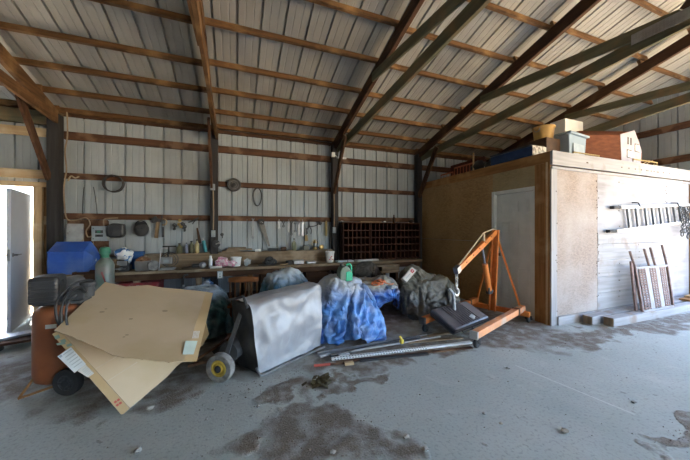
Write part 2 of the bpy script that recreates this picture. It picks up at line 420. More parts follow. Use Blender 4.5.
# ------------------------------------------------------------------ cloth draped for real over stand-in lumps (removed afterwards)
def drape(lumps, rad, centre, seed, frames=46, res=58, ell=(1, 1), bend=.6, drop=.10, tension=18):
    """lumps: list of (kind, centre, size, rotz); returns the settled cloth as a list of points and quads, in world space"""
    sc = bpy.context.scene
    tmp = []
    def collider(mb, nm, thick=.012):
        me = bpy.data.meshes.new(nm); bmesh.ops.recalc_face_normals(mb.bm, faces=mb.bm.faces); mb.bm.to_mesh(me); mb.bm.free()
        o = bpy.data.objects.new(nm, me); C.objects.link(o); tmp.append(o)
        o.modifiers.new('c', 'COLLISION'); o.collision.thickness_outer = thick; o.collision.cloth_friction = 12
        return o
    mb = MB(); mb.bx(centre[0] - 3, centre[0] + 3, centre[1] - 3, centre[1] + 3, -.2, -.006); collider(mb, 'floor_stop', .008)
    top = 0
    for kd, c, s, rz in lumps:
        mb = MB()
        if kd == 'box':
            mb.box(c, s, (0, 0, rz)); bmesh.ops.bevel(mb.bm, geom=list(mb.bm.edges), offset=min(s) * .16, segments=2, affect='EDGES')
        else: mb.blob(c, 1.0, 3, .18, seed, (s[0] / 2, s[1] / 2, s[2] / 2))
        collider(mb, 'lump'); top = max(top, c[2] + s[2] / 2)
    mb = MB(); n = res; rn = random.Random(seed); vs = {}
    for i in range(n + 1):
        for j in range(n + 1):
            x, y = 2 * i / n - 1, 2 * j / n - 1
            # square-to-disc with softly cornered edge
            k = 1 - .22 * (x * x * y * y)
            px, py = x * rad * ell[0] * k, y * rad * ell[1] * k
            vs[i, j] = mb.bm.verts.new((centre[0] + px, centre[1] + py, top + drop + .03 * noise.noise(V((x * 2.5, y * 2.5, seed))) + rn.uniform(-.004, .004)))
    for i in range(n):
        for j in range(n): mb.bm.faces.new((vs[i, j], vs[i + 1, j], vs[i + 1, j + 1], vs[i, j + 1]))
    me = bpy.data.meshes.new('cloth'); mb.bm.to_mesh(me); mb.bm.free()
    o = bpy.data.objects.new('cloth', me); C.objects.link(o); tmp.append(o)
    md = o.modifiers.new('cloth', 'CLOTH'); st = md.settings
    st.quality = 7; st.mass = .25; st.air_damping = 1.5
    st.tension_stiffness = tension; st.compression_stiffness = tension; st.shear_stiffness = 8; st.bending_stiffness = bend
    st.tension_damping = 5; st.compression_damping = 5; st.bending_damping = .5
    md.collision_settings.collision_quality = 3; md.collision_settings.distance_min = .006
    md.collision_settings.use_self_collision = False
    md.point_cache.frame_start = 1; md.point_cache.frame_end = frames
    sc.frame_start = 1; sc.frame_end = frames
    for f in range(1, frames + 1): sc.frame_set(f)
    dg = bpy.context.evaluated_depsgraph_get(); ev = o.evaluated_get(dg); em = ev.to_mesh()
    P = [v.co.copy() for v in em.vertices]; F = [tuple(p.vertices) for p in em.polygons]
    ev.to_mesh_clear()
    for q in tmp:
        m_ = q.data; bpy.data.objects.remove(q); bpy.data.meshes.remove(m_)
    sc.frame_set(1)
    return P, F
def draped(lumps, rad, centre, seed, crease=.06, **kw):
    P, F = drape(lumps, rad, centre, seed, **kw)
    mb = MB(); vs = [mb.bm.verts.new((p.x, p.y, max(p.z, .003))) for p in P]
    for f in F: mb.bm.faces.new([vs[i] for i in f])
    bmesh.ops.subdivide_edges(mb.bm, edges=list(mb.bm.edges), cuts=1, smooth=1.0, use_grid_fill=True)
    bmesh.ops.recalc_face_normals(mb.bm, faces=mb.bm.faces)
    if sum(f.normal.z for f in mb.bm.faces) < 0: bmesh.ops.reverse_faces(mb.bm, faces=mb.bm.faces)
    mb.bm.normal_update(); sd = V((seed * 1.7, seed * .9, 0)); mv = []
    for v in mb.bm.verts:                                  # sharp little creases of stiff woven sheet
        p = v.co * 5.5 + sd; q = v.co * 13 + sd
        w_ = V((noise.noise(p * .5), noise.noise(p * .5 + V((9, 0, 0))), noise.noise(p * .5 + V((0, 9, 0))))) * .8
        k = (.34 - abs(noise.noise(p + w_))) * crease + (.3 - abs(noise.noise(q + w_))) * crease * .45
        mv.append((v, v.co + v.normal * k))
    for v, c in mv: v.co = c; v.co.z = max(v.co.z, .003)
    return mb
import time; _t0 = time.time()
DR = {}
DR['blue'] = draped([('box', (1.40, 3.82, .36), (.50, .52, .72), .3), ('blob', (1.30, 3.78, .60), (.48, .46, .36), 0), ('blob', (1.58, 3.55, .16), (.50, .44, .40), .5), ('blob', (1.18, 3.80, .22), (.36, .6, .5), 0)], 1.10, (1.40, 3.74), 3, ell=(.96, 1.0), res=64)
DR['blue2'] = draped([('box', (2.16, 4.40, .43), (.66, .46, .30), -.1), ('box', (2.16, 4.42, .14), (.46, .36, .26), -.1), ('blob', (2.36, 4.32, .52), (.34, .34, .24), 0)], .80, (2.16, 4.38), 5, ell=(1.02, .90))
DR['olive'] = draped([('box', (3.02, 4.26, .32), (.56, .5, .62), .3), ('blob', (2.92, 4.30, .56), (.42, .40, .46), 0), ('blob', (3.36, 4.12, .3), (.4, .5, .66), 0), ('blob', (2.72, 4.15, .28), (.3, .4, .5), 0)], .98, (3.06, 4.22), 9, ell=(1.0, .95), bend=.2)
DR['black'] = draped([('blob', (2.36, 5.06, .42), (.5, .34, .76), 0), ('blob', (2.62, 5.02, .3), (.3, .3, .5), 0)], .70, (2.45, 5.04), 12, bend=.15, ell=(1, .7), res=44)
DR['teal'] = draped([('box', (-.44, 4.36, .31), (.5, .48, .60), .2), ('blob', (-.3, 4.22, .3), (.42, .36, .62), 0)], .84, (-.42, 4.34), 15, res=48)
DR['far'] = draped([('box', (.66, 4.68, .36), (.36, .40, .72), .4), ('blob', (.80, 4.66, .6), (.42, .34, .40), 0)], .86, (.70, 4.68), 17, res=48)
DR['dark'] = draped([('blob', (-.66, 3.50, .22), (.34, .34, .44), 0)], .46, (-.66, 3.50), 19, res=36, bend=.2)
print('DRAPE', time.time() - _t0)
# ------------------------------------------------------------------ the barn shell
YW = 6.34                      # inner face of the back wall sheets
XL, XR = -5.3, 8.66
YF = -5.9                      # front wall
RIDGE_Y = .2
PZ0, PS = 3.43, .2875          # underside of the purlins at the back wall and the roof's slope
def pz(y): return PZ0 + PS * (YW - y) if y >= RIDGE_Y else PZ0 + PS * (YW - RIDGE_Y) - PS * (RIDGE_Y - y)
POSTX = [-2.83, -.40, 2.11, 4.38, 6.80]

mb = MB(); mb.bx(XL - .3, XR + .3, YF - .1, YW + .1, -.12, 0)
struct('floor', mb, 'floor')
mb = MB(); mb.bx(-40, 60, -50, 60, -.3, -.125)
struct('ground', mb, 'yard')

def ribbed(u0, u1, depth=.036, pitch=.302, off=.0):
    """profile along u: one deep rib and two small ones per pitch -> list of (u, out)"""
    prof = []; u = math.floor((u0 - off) / pitch) * pitch + off
    while u < u1:
        for du, o in ((-.017, 0), (-.012, depth), (.012, depth), (.017, 0), (.090, 0), (.096, .004), (.104, .004), (.110, 0), (.192, 0), (.198, .004), (.206, .004), (.212, 0)):
            if u0 <= u + du <= u1: prof.append((u + du, o))
        u += pitch
    prof = [(u0, 0)] + prof + [(u1, 0)]
    prof.sort(); return prof
def strip(mb, prof, fn, segs):
    """sweep the profile: fn(u, out, s) -> point, s running over segs"""
    cols = [[mb.bm.verts.new(fn(u, o, q)) for q in segs] for u, o in prof]
    for A, B in zip(cols, cols[1:]):
        for k in range(len(segs) - 1): mb.bm.faces.new((A[k], B[k], B[k + 1], A[k + 1]))
OFF = -2.5
DX0, DX1, DH = -4.12, -3.13, 2.17        # the doorway in the back wall
mb = MB()
for a, b, z0, z1 in ((XL, DX0, -.05, 3.6), (DX0, DX1, DH, 3.6), (DX1, XR, -.05, 3.6)):
    strip(mb, ribbed(a, b, off=OFF), lambda u, o, q: V((u, YW + o, q)), (z0, z1))
struct('wall_back', mb, 'metalwall')
# right gable: sheets above and beyond the shed; its front part is the big open bay the daylight comes through
mb = MB()
GY = 2.55
def gz(y): return pz(y) + .1
pr = ribbed(GY, YW, off=.1)
cols = []
for u, o in pr: cols.append((mb.bm.verts.new((XR + o, u, -.05)), mb.bm.verts.new((XR + o, u, gz(u)))))
for A, B in zip(cols, cols[1:]): mb.bm.faces.new((A[0], B[0], B[1], A[1]))
pr = ribbed(YF, GY, off=.1); cols = []
for u, o in pr: cols.append((mb.bm.verts.new((XR + o, u, 3.35)), mb.bm.verts.new((XR + o, u, gz(u)))))
for A, B in zip(cols, cols[1:]): mb.bm.faces.new((A[0], B[0], B[1], A[1]))
struct('wall_right', mb, 'metalwall')
mb = MB(); pr = ribbed(YF, YW, off=.1); cols = []
for u, o in pr: cols.append((mb.bm.verts.new((XL - o, u, -.05)), mb.bm.verts.new((XL - o, u, gz(u)))))
for A, B in zip(cols, cols[1:]): mb.bm.faces.new((A[0], B[0], B[1], A[1]))
struct('wall_left', mb, 'metalwall')
FX0, FX1, FH = 3.2, 8.3, 3.35           # wide doorway in the front wall
mb = MB()
for a, b, z0, z1 in ((XL, FX0, -.05, pz(YF) + .1), (FX0, FX1, FH, pz(YF) + .1), (FX1, XR, -.05, pz(YF) + .1)):
    strip(mb, ribbed(a, b, off=.1), lambda u, o, q: V((u, YF - o, q)), (z0, z1))
struct('wall_front', mb, 'metalwall')
mb = MB()
pr = ribbed(XL - .2, XR + .3, depth=.04, off=OFF + .1)
strip(mb, pr, lambda u, o, y: V((u, y, pz(y) + .095 + o)), (YW + .3, RIDGE_Y))
strip(mb, pr, lambda u, o, y: V((u, y, pz(y) + .095 + o)), (RIDGE_Y, YF - .3))
struct('ceiling', mb, 'metalroof', weld=True)

# trim round the small doorway, pale new lumber
n_trim = [0]
def trim(mb, m):
    n_trim[0] += 1
    return struct('trim_%d' % n_trim[0], mb, m, bevel=.003)
mb = MB(); mb.bx(-4.4, -2.93, 6.235, 6.30, 2.155, 2.235); trim(mb, 'newx')                 # door head
mb = MB(); mb.bx(DX1, -3.015, 6.24, 6.35, 0, 2.155); trim(mb, 'newz')                      # right jamb
mb = MB(); mb.bx(-4.3, DX0, 6.24, 6.35, 0, 2.155); trim(mb, 'newz')                        # left jamb
mb = MB(); mb.bx(-3.015, -2.965, 6.285, 6.335, 0, 2.155); trim(mb, 'shedz')                # stud behind the jamb
mb = MB(); mb.bx(-2.925, -2.88, 6.24, 6.335, 0, 3.42); trim(mb, 'newz')                    # stud beside the corner post
mb = MB(); mb.bx(-3.01, -2.925, 6.27, 6.335, 1.53, 1.67); trim(mb, 'newx')                 # blocking
mb = MB(); mb.bx(XL, -2.93, 6.25, 6.30, 2.30, 2.44); trim(mb, 'newx')                      # new girts over the door
mb = MB(); mb.bx(XL, -2.93, 6.25, 6.30, 3.00, 3.14); trim(mb, 'newx')
mb = MB(); mb.bx(XL, -2.76, 6.22, 6.30, 3.20, 3.42); trim(mb, 'greenx')                    # eave beam
mb = MB(); mb.bx(-4.12, -3.13, 6.24, 6.42, -.02, .02); trim(mb, 'greyx')                   # threshold

# the door leaf stands open into the room
hx, hy = -3.18, 6.28
fx, fy = -2.925, 5.33
d = V((fx - hx, fy - hy, 0)); ang = math.atan2(d.y, d.x)
R = Matrix.Rotation(ang, 3, 'Z'); L_ = d.length
mb = MB(); mb.box(V(((hx + fx) / 2, (hy + fy) / 2, 1.02)), (L_, .042, 2.0), R)
door = struct('door_1', mb, 'leafpaint', bevel=.003)
nrm = R @ V((0, 1, 0)); tip = V((fx, fy, 0)) - d.normalized() * .065
for sgn in (1, -1):
    mb = MB()
    c = tip + V((0, 0, 1.09)) + nrm * .022 * sgn
    mb.lathe([(.028, 0), (.028, .008), (.012, .012), (.011, .05), (.0, .055)], c, nrm * sgn, 16)
    mb.tube([c + nrm * .045 * sgn, c + nrm * .05 * sgn - d.normalized() * .03, c + nrm * .05 * sgn - d.normalized() * .13], .009)
    struct('door_lever', mb, 'steel', door, smooth=True)
mb = MB(); mb.box(V((fx, fy, 1.09)) + d.normalized() * .001, (.004, .026, .16), R); struct('latch_plate', mb, 'steel', door)

# ------------------------------------------------------------------ posts, girts, trusses, purlins
POSTL = ['dark grey square wall post at the left corner beside the open doorway',
         'dark wall post behind the workbench with a grey outlet box on it',
         'dark wall post with a small white floodlight near its top',
         'dark wall post where the storage room meets the back wall',
         'wall post hidden mostly behind the storage room, only its top showing']
for i, x in enumerate(POSTX):
    w = .16 if i == 0 else .135
    mb = MB(); mb.bx(x - w / 2, x + w / 2, 6.13, 6.285, 0, 3.37)
    solo('wall_post', mb, 'greyz', POSTL[i], 'post', 'posts along the back wall', bevel=.006)
BAYN = ['left of the corner post', 'between corner post and outlet post', 'between outlet post and floodlight post',
        'between floodlight post and storage room', 'above the storage room roof', 'above the far end of the storage room roof']
BX = [-2.83, -.40, 2.11, 4.38, 6.80, 8.62]
rnd = random.Random(3)
for lv, (z, h, wd) in enumerate(((3.075, .135, 'top'), (2.385, .10, 'middle'), (1.685, .105, 'lowest'))):
    for b in range(5):
        if b >= 3 and lv == 2: continue
        if b >= 3 and lv == 1: continue
        x0, x1 = BX[b] + (.0 if b else .07), BX[b + 1]
        dz = rnd.uniform(-.012, .012)
        mb = MB(); mb.bx(x0 + .004, x1 - .004, 6.29, 6.341, z + dz - h / 2, z + dz + h / 2)
        solo('wall_girt', mb, 'girtx', '%s brown board on the back wall %s' % (wd, BAYN[b + 1]), 'girt', 'boards across the back wall', bevel=.004)
for z, wd in ((3.60, 'upper'), (2.92, 'lower')):
    mb = MB(); mb.bx(XR - .05, XR - .003, GY, 6.25, z - .07, z + .07)
    solo('wall_girt', mb, 'girty', wd + ' brown board across the right gable wall above the storage room', 'girt', 'boards across the right wall', bevel=.004)

def make_truss():
    t = thing('roof_truss', '', 'roof truss', (0, 0, 0), 0, 'wooden scissor trusses')
    def bc(y): return 3.27 + .078 * (YW - y)             # centre of the lower chord
    def tc(y): return pz(y) - .098
    rbot = bc(RIDGE_Y)
    for q in (0, 1):
        fl = (lambda y: y) if q == 0 else (lambda y: 2 * RIDGE_Y - y)
        P = lambda y, z, x=0: V((x, fl(y), z))
        mb = MB(); mb.beam(P(6.28, tc(6.28)), P(RIDGE_Y, tc(RIDGE_Y)), .06, .19); part('top_chord', mb, 'darky', t, local=True, bevel=.003)
        mb = MB(); mb.beam(P(6.2, bc(6.2), .05), P(RIDGE_Y, rbot, .05), .045, .155); part('bottom_chord', mb, 'greeny', t, local=True, bevel=.003)
        mb = MB(); mb.beam(P(4.15, tc(4.15) - .06, -.048), P(1.55, bc(1.55) + .03, -.048), .038, .14); part('web', mb, 'greeny', t, local=True, bevel=.003)
        mb = MB(); mb.beam(P(1.5, bc(1.55) + .06, -.048), P(RIDGE_Y + .05, tc(RIDGE_Y) - .1, -.048), .04, .12); part('web', mb, 'darky', t, local=True, bevel=.003)
    mb = MB(); mb.beam(V((-.04, 6.12, 2.28)), V((-.04, 5.42, bc(5.42) + .02)), .04, .13); part('knee_brace', mb, 'darkz', t, local=True, bevel=.003)
    # toothed nail plates where webs and chords meet
    for y, z in ((1.55, bc(1.55) + .01), (4.1, tc(4.1) - .03)):
        mb = MB()
        mb.bx(-.071, -.0675, y - .10, y + .38, z - .06, z + .06) if y < 2 else mb.bx(.031, .034, y - .13, y + .13, z - .06, z + .06)
        xx = -.075 if y < 2 else .034
        nn = 16 if y < 2 else 8
        for a in range(nn):
            for b in range(4):
                yy = y - (.08 if y < 2 else .11) + a * .0285
                mb.bx(xx, xx + .004, yy, yy + .012, z - .05 + b * .027, z - .036 + b * .027)
        part('nail_plate', mb, 'steel' if y < 2 else 'darky', t, local=True)
    return t
TRL = ['wooden roof truss at far left rising from the corner post', 'wooden roof truss above the middle of the workbench, seen nearly edge-on',
       'wooden roof truss rising from the post with the white floodlight', 'wooden roof truss with a long nail plate, over the near corner of the storage room',
       'wooden roof truss at far right over the storage room roof']
tr0 = make_truss(); tr0.location = (POSTX[0], 0, 0); tr0['label'] = TRL[0]
for i in range(1, 5): dup(tr0, (POSTX[i], 0, 0), 0, TRL[i])
brown = {}                                 # the two left trusses are of browner lumber
for tr in [o for o in bpy.data.objects if o.name.startswith('roof_truss') and o.location.x < 0]:
    for ch in tr.children:
        if ch.name.startswith(('bottom_chord', 'web', 'top_chord')):
            k = ch.data.name
            if k not in brown: brown[k] = ch.data.copy(); brown[k].materials[0] = M['purly']
            ch.data = brown[k]

PB = [XL + .05, -2.83, -.40, 2.11, 4.38, 6.80, XR - .02]
PBN = ['left of the far left truss', 'between far left and edge-on trusses', 'between edge-on truss and floodlight truss',
       'between floodlight truss and nail-plate truss', 'between nail-plate truss and far right truss', 'right of the far right truss']
PY = [6.27, 5.81, 5.29, 4.71, 4.09, 3.49, 2.89, 2.29, 1.69]
for r, y in enumerate(PY):
    for b in range(6):
        yy = y + rnd.uniform(-.02, .02)
        x0, x1 = PB[b] - .03, PB[b + 1] + .03
        yo = .021 if b % 2 else -.021
        h = .095
        up = V((0, PS, 1)).normalized()
        c0 = V((x0, yy + yo, pz(yy + yo) + h / 2 - .003)); c1 = V((x1, yy + yo + rnd.uniform(-.012, .012), 0)); c1.z = pz(c1.y) + h / 2 - .003
        mb = MB(); mb.beam(c0, c1, .04, h - .006, up)
        solo('roof_purlin', mb, 'purlx', 'roof purlin %s, %s up from the eave' % (PBN[b], ORD[r]), 'purlin', 'purlins under the roof sheets', bevel=.003)
mb = MB(); mb.bx(XL, XR, 6.31, 6.37, 3.40, 3.47); struct('trim_%d' % (n_trim[0] + 1), mb, 'darkx'); n_trim[0] += 1

# ------------------------------------------------------------------ the storage room in the right corner
SX, SY, SH = 4.44, 2.92, 2.63
t = thing('storage_room', 'plywood-sided storage room with a white panel door built in the right corner', 'shed', (SX, SY, 0))
mb = MB()
D0, D1 = 3.20, 3.92                       # doorway (along y)
mb.bx(SX, SX + .012, D1 + .05, 6.12, 0, 1.22); mb.bx(SX, SX + .012, D1 + .05, 6.12, 1.226, 2.47)
part('side_panel', mb, 'osb', t)
mb = MB(); mb.bx(SX, SX + .012, SY + .1, D1 + .05, 2.14, 2.47); part('panel_above_door', mb, 'osbgrey', t, label='grey weathered panel above the door')
mb = MB(); mb.bx(SX - .022, SX + .02, SY + .0, 6.12, 2.47, SH); part('top_board', mb, 'shedy', t, bevel=.003, label='brown board along the top of the door side')
mb = MB(); mb.bx(SX - .012, SX + .02, SY + .09, D0 - .03, 0, 2.47); part('corner_board', mb, 'shedz', t, bevel=.003)
mb = MB(); mb.bx(SX - .03, SX + .0, SY + .0, SY + .09, 0, 2.47); part('corner_board', mb, 'shedz', t, bevel=.004)
mb = MB(); mb.bx(SX - .036, SX - .022, SY + .035, SY + .06, 0, 2.47); part('corner_bead', mb, 'newz', t)
mb = MB(); mb.bx(SX - .03, SX + .10, SY - .022, SY, 0, 2.36); part('corner_board', mb, 'whitez', t, bevel=.003, label='whitewashed corner board on the bright side')
mb = MB(); mb.bx(SX + .10, 5.55, SY - .006, SY + .006, .13, 2.36); part('front_panel', mb, 'osbwhite', t, label='bleached strand board panel nearest the corner')
mb = MB(); mb.bx(5.553, 7.66, SY - .006, SY + .006, 1.215, 2.36); mb.bx(7.664, 8.53, SY - .004, SY + .008, .13, 2.36); part('front_panel', mb, 'plywhite', t, label='whitewashed plywood panel behind the ladder')
mb = MB()
for k in range(4): mb.bx(5.553, 7.66, SY - .008, SY + .006, .13 + k * .27, .13 + (k + 1) * .27 - .005)
part('lower_planks', mb, 'whitex', t, label='whitewashed horizontal planks low on the bright side')
mb = MB(); mb.bx(5.553, 7.62, SY - .014, SY - .004, 1.03 + .18, 1.37); part('batten', mb, 'whitex', t)
mb = MB(); mb.bx(SX - .03, 8.53, SY - .04, SY, 2.42, SH); part('top_board', mb, 'whitex', t, bevel=.003, label='whitewashed board along the top of the bright side')
mb = MB(); mb.bx(SX - .02, 8.53, SY - .03, SY, 2.36, 2.40); part('ledge_strip', mb, 'whitex', t, bevel=.003)
mb = MB(); mb.bx(SX + .09, 8.53, SY - .05, SY, 0, .13); part('bottom_sill', mb, 'whitex', t, bevel=.004)
mb = MB(); mb.bx(SX + .02, 8.53, SY, 6.12, SH - .03, SH - .001); part('roof_deck', mb, 'shedx', t)
mb = MB(); mb.bx(8.53, 8.64, SY - .06, SY + .08, 0, 2.5); part('end_post', mb, 'shedz', t, bevel=.004)
mb = MB()                                  # nail and knot marks on the bright boards
nr = random.Random(5)
for k in range(70):
    x = nr.choice((4.52, 5.53, 5.58, 6.15, 6.75, 7.64, 7.68)) + nr.uniform(-.015, .015); z = nr.uniform(.2, 2.3)
    mb.bx(x - .007, x + .007, SY - .0235 if x < 4.55 else SY - .0105, SY, z - .009, z + .009)
for k in range(16):
    x = nr.uniform(4.6, 8.3); mb.bx(x - .012, x + .012, SY - .042, SY, 2.5, 2.52)
part('nail_marks', mb, 'brown', t)
mb = MB()
mb.bx(SX - .02, SX + .05, D1 + .0, D1 + .06, 0, 2.14); mb.bx(SX - .005, SX + .05, D0 - .03, D1 + .06, 2.08, 2.14); mb.bx(SX + .0, SX + .05, D0 - .03, D0 + .0, 0, 2.08)
part('door_casing', mb, 'doorpaint', t, bevel=.004)
mb = MB(); XD = SX + .035
mb.bx(XD, XD + .035, D0 + .003, D1 - .003, .02, 2.075)
sdoor = part('door', mb, 'doorpaint', t, bevel=.003, label='white six-panel door')
W = D1 - D0
for j, (z0, z1) in enumerate(((1.72, 1.95), (.98, 1.60), (.22, .80))):
    for k in (0, 1):
        y0 = D0 + .09 + k * (W / 2 - .03); y1 = y0 + W / 2 - .15
        mb = MB()
        for a, b, e in ((0, .024, .013), (.04, .052, .012)):
            mb.bx(XD - e, XD, y0 + a, y1 - a, z1 - b, z1 - a); mb.bx(XD - e, XD, y0 + a, y1 - a, z0 + a, z0 + b)
            mb.bx(XD - e, XD, y0 + a, y0 + b, z0 + b, z1 - b); mb.bx(XD - e, XD, y1 - b, y1 - a, z0 + b, z1 - b)
        mb.bx(XD - .010, XD, y0 + .052, y1 - .05, z0 + .05, z1 - .05)
        part('door_panel', mb, 'doorpaint', sdoor, bevel=.003)
mb = MB(); mb.lathe([(.03, 0), (.03, .006), (.012, .01), (.012, .035), (.026, .045), (.03, .058), (.022, .07), (0, .073)], (XD, D1 - .07, 1.0), (-1, 0, 0), 20)
part('door_knob', mb, 'black', sdoor, smooth=True)
# ------------------------------------------------------------------ workbench along the back wall
BT = .755                      # bench top height
t = thing('workbench', 'long rough wooden workbench with a raised back shelf along the metal wall', 'workbench', (0, 5.9, 0))
mb = MB(); mb.bx(-2.75, -.95, 5.60, 5.88, BT - .045, BT); part('top_plank', mb, 'benchx', t, bevel=.005)
mb = MB(); mb.bx(-.945, 2.3, 5.58, 5.88, BT - .05, BT - .002); part('top_plank', mb, 'benchx', t, bevel=.005)
mb = MB(); mb.bx(-2.75, 2.3, 5.885, 6.128, BT - .045, BT - .003); part('top_plank', mb, 'benchx', t, bevel=.005)
mb = MB(); mb.bx(2.305, 4.1, 5.62, 6.128, BT - .05, BT - .004); part('top_plank', mb, 'benchx', t, bevel=.005)
mb = MB(); mb.bx(-1.5, 2.03, 6.085, 6.125, BT, .975); part('back_board', mb, 'benchx', t, bevel=.004)
for a, b in ((-2.74, -.475), (-.325, 2.03)):
    mb = MB(); mb.bx(a, b, 6.07 if a < -2 else 6.08, 6.28, .975, 1.0); part('back_shelf', mb, 'benchx', t, bevel=.004)
mb = MB(); mb.bx(-2.70, 4.05, 5.66, 5.70, BT - .16, BT - .05); part('apron', mb, 'darkx', t, bevel=.004)
for x in (-2.6, -1.55, -.62, .25, 1.2, 2.2, 3.1, 4.0):
    mb = MB(); mb.bx(x - .045, x + .045, 5.68, 5.77, 0, BT - .16); part('leg', mb, 'benchz', t, bevel=.004)
mb = MB(); mb.bx(-2.6, 4.0, 5.74, 6.2, .16, .19); part('low_shelf', mb, 'darkx', t)
# a small pallet-like step in front of the bench's far end
t = thing('low_stand', 'low wooden pallet stand with a dark slot in front of pigeonhole units', 'stand', at_z(372, 296, 0))
a = at_y(350, 266, 5.35); b = at_y(396, 284, 5.35)
mb = MB(); mb.bx(a.x, b.x, 5.2, 5.55, a.z - .03, a.z); part('top_board', mb, 'benchx', t, bevel=.003)
for x0, x1 in ((a.x, lerp(a.x, b.x, .3)), (lerp(a.x, b.x, .62), b.x)):
    mb = MB(); mb.bx(x0, x1, 5.22, 5.53, a.z - .13, a.z - .031); part('block', mb, 'benchx', t)
mb = MB(); mb.bx(a.x, b.x, 5.2, 5.55, a.z - .16, a.z - .131); part('bottom_board', mb, 'benchx', t)
for x in (a.x + .04, b.x - .04):
    mb = MB(); mb.bx(x - .035, x + .035, 5.25, 5.5, 0, a.z - .161); part('leg', mb, 'darkz', t)

# pigeonhole units
def make_cubby():
    t = thing('pigeonhole_unit', '', 'pigeonhole unit', (0, 0, 0), 0, 'pigeonhole units on the bench')
    W, D, Hh = .655, .26, .86
    mb = MB(); mb.bx(0, .02, 0, D, 0, Hh); mb.bx(W - .02, W, 0, D, 0, Hh); mb.bx(.02, W - .02, 0, D, 0, .025); mb.bx(.02, W - .02, 0, D, Hh - .02, Hh); mb.bx(.02, W - .02, D - .012, D, .025, Hh - .02)
    part('case', mb, 'cubz', t, local=True)
    for k in range(1, 5):
        z = .025 + k * (Hh - .045) / 5
        mb = MB(); mb.bx(.02, W - .02, 0.004, D - .012, z - .016, z + .012); part('shelf', mb, 'cubx', t, local=True)
    for k in range(1, 6):
        x = .02 + k * (W - .04) / 6
        mb = MB()
        for r in range(5):
            z0 = .025 + r * (Hh - .045) / 5 + (.012 if r else 0); z1 = .025 + (r + 1) * (Hh - .045) / 5 - (.016 if r < 4 else 0)
            mb.bx(x - .010, x + .010, .0, D - .012, z0, z1)
        part('divider', mb, 'cubz', t, local=True)
    return t
cb = make_cubby(); cb.location = (2.19, 5.86, BT); cb['label'] = 'dark wooden pigeonhole unit nearest the floodlight post, leftmost of three'
dup(cb, (2.86, 5.86, BT), 0, 'dark wooden pigeonhole unit in the middle of the three on the bench')
dup(cb, (3.53, 5.86, BT), 0, 'dark wooden pigeonhole unit nearest the storage room, with a bottle on top')
ct = BT + .86
mb = MB(); p = at_y(394, 221, 5.98); mb.lathe([(.035, 0), (.036, .1), (.014, .14), (.013, .19), (0, .192)], (p.x, 5.98, ct), seg=14)
solo('bottle', mb, 'bottlebrown', 'dark bottle standing on top of the pigeonhole unit nearest the storage room', 'bottle', smooth=True)
mb = MB(); mb.bx(2.62, 3.16, 5.9, 5.94, ct, ct + .02); solo('wood_stick', mb, 'newx', 'pale flat stick lying on top of the pigeonhole units', 'stick')
for px, lb in ((342, 'small pale scrap on top of the leftmost pigeonhole unit'), (385, 'small pale scrap on top of the middle pigeonhole unit')):
    p = at_y(px, 221, 5.95); mb = MB(); mb.blob((p.x, 5.96, ct + .018), .03, 1, .3, px, (1.4, 1, .6)); solo('paper_scrap', mb, 'offwhite', lb, 'scrap', smooth=True)
mb = MB(); mb.blob((4.02, 5.98, ct + .04), .06, 2, .4, 4, (1.3, .8, .7)); solo('rag', mb, 'darkcloth', 'dark rag on top of the pigeonhole unit beside the storage room', 'rag', smooth=True)
for px0, px1, py, lb, m in ((337, 346, 259, 'pale paper pad at left end in front of the pigeonholes', 'paper'), (347, 353, 258, 'small pale paper pad second from left before the pigeonholes', 'paper'),
                         (356, 378, 260, 'wide flat pale tray in front of the middle pigeonhole unit', 'offwhite')):
    a = at_y(px0, py, 5.72); b = at_y(px1, py, 5.72)
    mb = MB(); mb.box(((a.x + b.x) / 2, 5.74, BT + .02), (b.x - a.x, .15, .032), (0, 0, .06)); solo('paper_pad' if m == 'paper' else 'tray', mb, m, lb, 'paper' if m == 'paper' else 'tray', bevel=.004)

# ------------------------------------------------------------------ things on the bench
# worn wire-framed work lamp / blower with a bright tube frame
t = thing('utility_fan', 'grey round-caged fan on a bright tube frame on the bench', 'fan', (at_y(167, 270, 5.75).x, 5.75, BT))
c = V((0, .06, .165)); x0 = 0
mb = MB(); mb.tube(arc(c + V((.03, 0, 0)), .13, 0, 2 * PI, 28)[:-1], .007, 6, closed=True); mb.tube(arc(c + V((.03, -.05, 0)), .10, 0, 2 * PI, 28)[:-1], .005, 6, closed=True)
for k in range(10):
    a = 2 * PI * k / 10; mb.tube([c + V((.03 + .13 * math.cos(a), 0, .13 * math.sin(a))), c + V((.03 + .02 * math.cos(a), -.06, .02 * math.sin(a)))], .003, 4)
part('cage', mb, 'plastic', t, local=True)
mb = MB(); mb.box((-.0, -.02, .16), (.17, .10, .12)); part('motor_box', mb, 'steel', t, local=True, bevel=.01)
mb = MB(); mb.tube(spline([(-.11, -.1, .01), (.10, -.1, .01), (.13, -.05, .03)]), .009); mb.tube([(-.1, -.09, .01), (-.08, -.05, .36)], .007); mb.tube(spline([(-.08, -.05, .36), (-.02, -.05, .375), (.03, 0, .36)]), .006)
mb.tube([(-.11, .1, .01), (.12, .1, .01)], .011); mb.tube([(-.10, -.1, .01), (-.10, .1, .01)], .011)
part('tube_frame', mb, 'alu', t, local=True, smooth=True)
mb = MB(); mb.box((.04, -.02, .40), (.20, .03, .022)); mb.tube([(.02, -.02, .22), (.03, -.02, .40)], .012); part('handle', mb, 'black', t, local=True)
mb = MB(); mb.box((0, -.075, .15), (.08, .006, .05)); part('face_plate', mb, 'greywhite', t, local=True)
